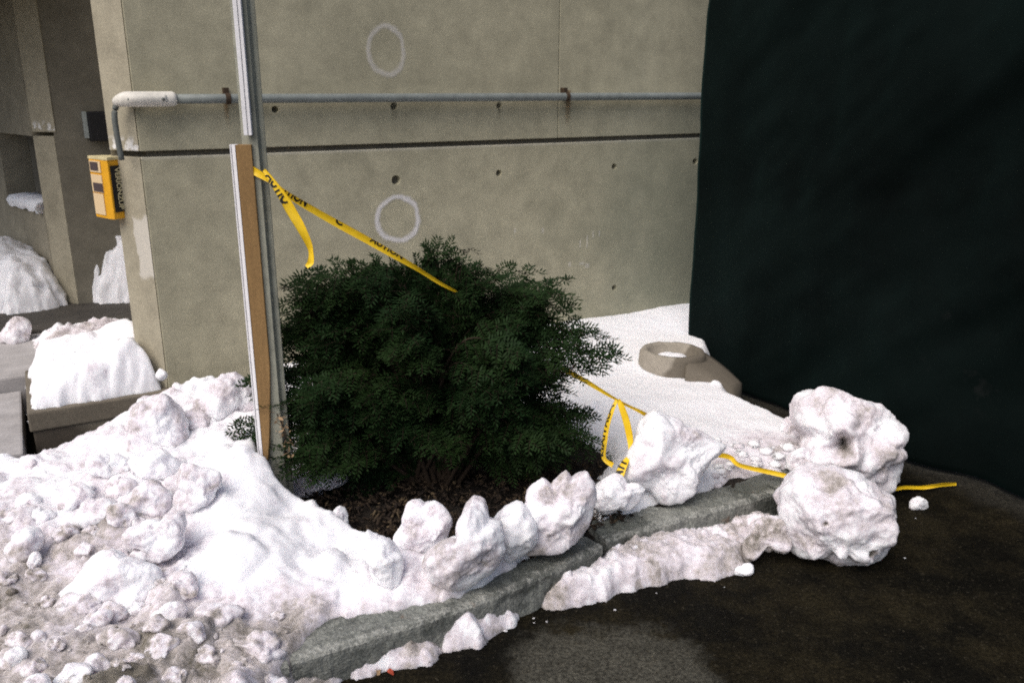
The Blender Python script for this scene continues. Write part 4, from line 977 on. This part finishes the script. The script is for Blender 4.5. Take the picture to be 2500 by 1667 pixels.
cnt = np.maximum(4, (TL/NP).astype(int)); tid = np.repeat(np.arange(len(TL)), cnt)
loc = np.arange(cnt.sum())-np.repeat(np.cumsum(cnt)-cnt, cnt); fr = (loc+.5)/cnt[tid]
sg = np.where(loc % 2, 1., -1.)
D = TD[tid]; U = TU[tid]; Lt = np.cross(D, U)
droop = -np.array([0, 0, .25])*TL[tid][:, None]*(fr**2)[:, None]
base = T0[tid]+D*(TL[tid]*fr)[:, None]+droop
nN = len(base); nl = rng_.uniform(.022, .034, nN)*(1-.45*np.clip((fr-.75)/.25, 0, 1))
nd = Lt*sg[:, None]*(.86-.5*(fr**3)[:, None])+D*(.5+.5*(fr**3)[:, None])+U*rng_.normal(.12, .22, nN)[:, None]; nd /= np.linalg.norm(nd, axis=1)[:, None]
wd = np.cross(nd, U); wd /= np.linalg.norm(wd, axis=1)[:, None]; wd *= .0038
tipn = base+nd*nl[:, None]; m1 = base+nd*(nl*.45)[:, None]
V = np.empty((nN*4, 3)); V[0::4] = base; V[1::4] = m1+wd; V[2::4] = tipn; V[3::4] = m1-wd
Fq = np.arange(nN*4).reshape(-1, 4)
np_obj('crown', V-YB, Fq, M_needle, yew, False)
# twig wood: thin three-sided rods
Vt = []; Ft = []; n = 0
e1 = TU*.0011; e2 = np.cross(TD, TU)*.0011; E = T0+TD*TL[:, None]-np.array([0, 0, .25])*TL[:, None]
Vt = np.stack([T0+e1, T0-e1*.5+e2, T0-e1*.5-e2, E+e1*.5, E-e1*.3+e2*.5, E-e1*.3-e2*.5], 1).reshape(-1, 3)
bI = np.arange(len(T0))[:, None]*6
Ft = np.vstack([bI+np.array([0, 1, 4, 3]), bI+np.array([1, 2, 5, 4]), bI+np.array([2, 0, 3, 5])])
np_obj('twigs', Vt-YB, Ft, M_bark, yew, False)['kind'] = 'stuff'
# boughs joined at the base
bmV = []; bmF = []; n = 0
for pth in tubes_pts:
    for i, p in enumerate(pth):
        r_ = .009*(1-i/len(pth))+.0018
        for k in range(5): bmV.append(p+np.array([cos(k*2*pi/5)*r_, sin(k*2*pi/5)*r_*.6, sin(k*2*pi/5)*r_*.8]))
    for i in range(len(pth)-1):
        for k in range(5): bmF.append((n+i*5+k, n+i*5+(k+1) % 5, n+(i+1)*5+(k+1) % 5, n+(i+1)*5+k))
    n += len(pth)*5
np_obj('trunk', np.array(bmV)-YB, bmF, M_bark, yew)

# ------------------------------------------------------------------ caution tape
def tape_mat():
    b = NB('yellow_tape'); n = b.noise(30, 3)
    c = b.mix(b.ramp(n, [(.3, 0.), (.7, 1.)]), (.78, .5, .012), (.9, .6, .025)); b.b.inputs['Specular IOR Level'].default_value = .4; return b.out(c, .38)
M_tape = tape_mat()
M_ink = NB('tape_ink').out((.01, .01, .009), .45)
class Ribbon:
    def __init__(s, pts, widths, twists, n=80, fold=.25):
        s.P = smooth_path(pts, n); s.n = n; s.fold = fold
        t = np.linspace(0, 1, n); s.w = np.interp(t, np.linspace(0, 1, len(widths)), widths); tw = np.interp(t, np.linspace(0, 1, len(twists)), twists)
        T = np.gradient(s.P, axis=0); T /= np.linalg.norm(T, axis=1)[:, None]+1e-12
        view = O-s.P; view /= np.linalg.norm(view, axis=1)[:, None]
        Wd = np.cross(view, T); Wd /= np.linalg.norm(Wd, axis=1)[:, None]; Nn = np.cross(T, Wd)
        Wd[Wd[:, 2] < 0] *= 1
        s.W = Wd*np.cos(tw)[:, None]+Nn*np.sin(tw)[:, None]; s.N = np.cross(T, s.W)
        s.L = np.r_[0, np.cumsum(np.linalg.norm(np.diff(s.P, axis=0), axis=1))]
    def at(s, u, v, off=0):
        """u metres along, v -1..1 across"""
        g = lambda A: np.stack([np.interp(u, s.L, A[:, i]) for i in range(3)], -1)
        w_ = np.interp(u, s.L, s.w)[..., None]/2; N = g(s.N)
        return g(s.P)+g(s.W)*w_*v[..., None]+N*((s.fold*w_*np.abs(v)[..., None]+off))
    def build(s, name, parent):
        vs_ = np.linspace(-1, 1, 7); U = s.L
        G1 = np.array([s.at(U, np.full(s.n, v)) for v in vs_]); G2 = np.array([s.at(U, np.full(s.n, v), -.0012) for v in vs_])
        m = len(vs_); V = np.vstack([G1.reshape(-1, 3), G2.reshape(-1, 3)]); idx = np.arange(m*s.n).reshape(m, s.n); k = m*s.n
        q = np.c_[idx[:-1, :-1].ravel(), idx[:-1, 1:].ravel(), idx[1:, 1:].ravel(), idx[1:, :-1].ravel()]
        ed = np.r_[idx[0], idx[1:, -1], idx[-1, ::-1][1:], idx[::-1, 0][1:]]
        return np_obj(name, V, np.vstack([q, q[:, ::-1]+k, np.c_[ed[:-1], ed[1:], ed[1:]+k, ed[:-1]+k]]), M_tape, parent)
    def text(s, body, u0, size, v0, v1, parent, cut=0.0, flip=1):
        """lettering printed on the tape; the fold hides the part of each letter below 'cut'"""
        me = text_mesh(body, 1., .03); bm = bmesh.new(); bm.from_mesh(me); bpy.data.meshes.remove(me)
        if cut > 0: bmesh.ops.bisect_plane(bm, geom=bm.verts[:]+bm.edges[:]+bm.faces[:], plane_co=(0, cut, 0), plane_no=(0, 1, 0), clear_outer=True)
        bmesh.ops.triangulate(bm, faces=bm.faces[:]); bmesh.ops.subdivide_edges(bm, edges=bm.edges[:], cuts=1)
        co = np.array([v.co[:] for v in bm.verts]); hi = co[:, 1].max()
        for sgn_ in (1,):
            pos = s.at(u0+co[:, 0]*size, v0+(v1-v0)*co[:, 1]/hi, .0016*flip)
            for v, p in zip(bm.verts, pos): v.co = Vector(p)
        return bm_obj('tape_lettering', bm, M_ink, parent)
tape = empty('caution_tape', tuple(on_y(565, 385, PY-.04))); tag(tape, 'yellow caution tape tied to the post and stretched down to the shrub', 'tape')
def add(o, root): o.data.transform(Matrix.Translation(-root.location)); o.parent = root; return o
K1 = PY-.05
r1 = Ribbon([on_y(560, 380, PY-.018), on_y(598, 401, PY-.024), on_y(625, 420, K1+.015), on_y(665, 450, K1), on_y(750, 500, K1+.05), on_y(850, 555, K1+.1), on_y(950, 612, K1+.15), on_y(1010, 650, K1+.18), on_y(1050, 671, K1+.2)], [.026, .024, .017, .019, .022, .025, .024, .018, .013, .011], [.2, .2, 1.0, .4, .1, .1, .2, .8, .6, 1.0], 140, .2)
add(r1.build('strand', tape), tape)
tt = r1.L[-1]
add(r1.text('CAUTION', tt*.12, .031, -.3, .97, tape, .3), tape); add(r1.text('C', tt*.41, .042, .0, .95, tape, .3), tape)
add(r1.text('AUTION', tt*.57, .034, .1, .97, tape, .3), tape)
r2 = Ribbon([on_y(606, 390, K1-.02), on_y(622, 412, K1-.025), on_y(650, 452, K1-.03), on_y(672, 490, K1-.03), on_y(695, 530, K1-.03), on_y(713, 570, K1-.02), on_y(714, 600, K1-.02), on_y(704, 613, K1-.02)], [.012, .018, .026, .033, .031, .026, .018, .022, .015], [.3, .2, .1, .1, 0, .3, .6, .2, .5], 80, .2)
add(r2.build('loose_end', tape), tape)
add(r2.text('AUTIO', r2.L[-1]*.05, .036, -.95, .3, tape, .3), tape)
# second run: out of the shrub, hanging loop, behind the chunk, over the kerb, onto the road
tp2 = empty('caution_tape', tuple(on_y(1420, 915, 2.95))); tag(tp2, 'yellow caution tape from the shrub with hanging loop, trailing over the kerb', 'tape')
ck = 3.02
g1 = on_z(1700, 1068, .17); g2 = on_z(1775, 1085, .155); g3 = on_z(1830, 1098, .15)
r3 = Ribbon([on_y(1290, 845, 3.02), on_y(1340, 872, 3.0), on_y(1400, 908, 2.98), on_y(1440, 930, 2.98), on_y(1482, 951, 3.0), on_y(1530, 985, 3.08), on_y(1600, 1035, 3.08), on_z(1672, 1048, .19), g1, g2, g3, on_z(1870, 1105, .1), on_z(1950, 1120, .03), on_z(2030, 1126, .02), on_z(2075, 1119, .03), on_z(2120, 1119, .02), on_z(2160, 1113, .035), on_z(2196, 1111, .015)], [.02, .018, .013, .013, .02, .02, .02, .018, .02, .017, .017, .016, .016, .014, .02, .012], [.3, .3, .9, .7, .3, .2, .2, .4, .3, .3, .5, .3, .6, .1, .9, .2], 220, .2)
add(r3.build('strand', tp2), tp2)
add(r3.text('CAUTION', r3.L[-1]*.565, .022, -.8, .1, tp2, .3), tp2)
r4 = Ribbon([on_y(1417, 917, 2.965), on_y(1405, 945, 2.955), on_y(1394, 980, 2.95), on_y(1388, 1020, 2.94), on_y(1386, 1045, 2.93), on_y(1392, 1058, 2.92), on_y(1408, 1068, 2.9)], [.012, .016, .019, .019, .018, .016, .02], [.3, .1, 0, 0, .2, .3, .2], 60, .15)
add(r4.build('loop', tp2), tp2); add(r4.text('CAUTION', .02, .045, -.9, .05, tp2, .4), tp2)
r5 = Ribbon([on_y(1420, 917, 2.965), on_y(1428, 935, 2.955), on_y(1438, 965, 2.945), on_y(1446, 1000, 2.935), on_y(1449, 1025, 2.92), on_y(1447, 1045, 2.9), on_y(1436, 1062, 2.86), on_y(1425, 1085, 2.83), on_y(1419, 1110, 2.8)], [.014, .024, .026, .026, .022, .014, .024, .032, .03], [.3, .2, .1, .3, .6, .6, .2, .1, .1], 70, .15)
add(r5.build('loop', tp2), tp2); add(r5.text('TION', r5.L[-1]*.72, .05, -.9, .6, tp2, .2), tp2)

# ------------------------------------------------------------------ fallen leaves and litter
M_leaf = NB('dry_leaf').out((.3, .2, .05), .8); M_red = NB('red_scrap').out((.35, .06, .03), .6); M_tan = NB('tan_leaf').out((.28, .19, .11), .8)
def leaf(name, px, py, z, size, mat, lab, cat, seed, tilt=.5):
    rr = random.Random(seed); n = 10; V = []; 
    for i in range(n):
        a = 2*pi*i/n; k = 1-.35*abs(sin(a*2.5+seed)); V.append((size*1.5*cos(a)*k, size*sin(a)*k*.8, size*.3*sin(a*2+seed)))
    m = Euler((rr.uniform(-tilt, tilt), rr.uniform(-tilt, tilt), rr.uniform(0, 6))).to_matrix()
    p = on_z(px, py, z); V = [m @ Vector(v) for v in V]; V2 = [v+Vector((0, 0, .0012)) for v in V]
    lo = min(v.z for v in V); F_ = [tuple(range(n))[::-1], tuple(range(n, 2*n))]+[(i, (i+1) % n, n+(i+1) % n, n+i) for i in range(n)]
    o = mesh_obj(name, [v-Vector((0, 0, lo)) for v in V+V2], F_, mat); o.location = (p[0], p[1], z); tag(o, lab, cat)
leaf('fallen_leaf', 1787, 925, .01, .012, M_leaf, 'tiny yellow leaf at the foot of the screen near the concrete foot', 'leaf', 1)
leaf('fallen_leaf', 1935/K+2, 985, .01, .011, M_leaf, 'tiny yellow leaf beside the top of the upper snowball', 'leaf', 2)
leaf('fallen_leaf', 2287, 1107, .01, .012, M_tan, 'tiny brown leaf at the foot of the screen on the right', 'leaf', 3)
leaf('red_scrap', 897, 1546, .003, .012, M_red, 'small red scrap on the wet asphalt at the bottom', 'litter', 4, .2)
leaf('fallen_leaf', 870, 1545, .003, .011, M_tan, 'small pale leaf next to the red scrap on the asphalt', 'leaf', 5, .3)
for i, (px, py, Y) in enumerate([(640, 970, 2.8), (652, 985, 2.8), (664, 1000, 2.8), (668, 1020, 2.8), (655, 1010, 2.8)]):
    pass
# dry brown twig end hanging beside the post
p = on_y(662, 1000, PY-.03)
dt = empty('dry_twig', tuple(on_y(655, 1040, PY-.03))); tag(dt, 'withered brown sprig hanging beside the lower part of the post', 'twig')
V = []; Fc = []; rr = np.random.RandomState(2); n = 0
for i in range(60):
    t = rr.rand(); c0 = on_y(640+28*t+rr.normal(0, 5), 955+80*t+rr.normal(0, 8), PY-.03+rr.normal(0, .01))-np.array(dt.location)
    d = rr.normal(size=3)*.011; w_ = rr.normal(size=3)*.003
    V += [c0, c0+d*.5+w_, c0+d, c0+d*.5-w_]; Fc.append((n, n+1, n+2, n+3)); n += 4
mesh_obj('withered_needles', V, Fc, M_tan, dt)
tube('stem', [on_y(636, 950, PY-.03)-np.array(dt.location), on_y(655, 990, PY-.03)-np.array(dt.location), (0, 0, 0)], .0022, M_bark, dt, 6)
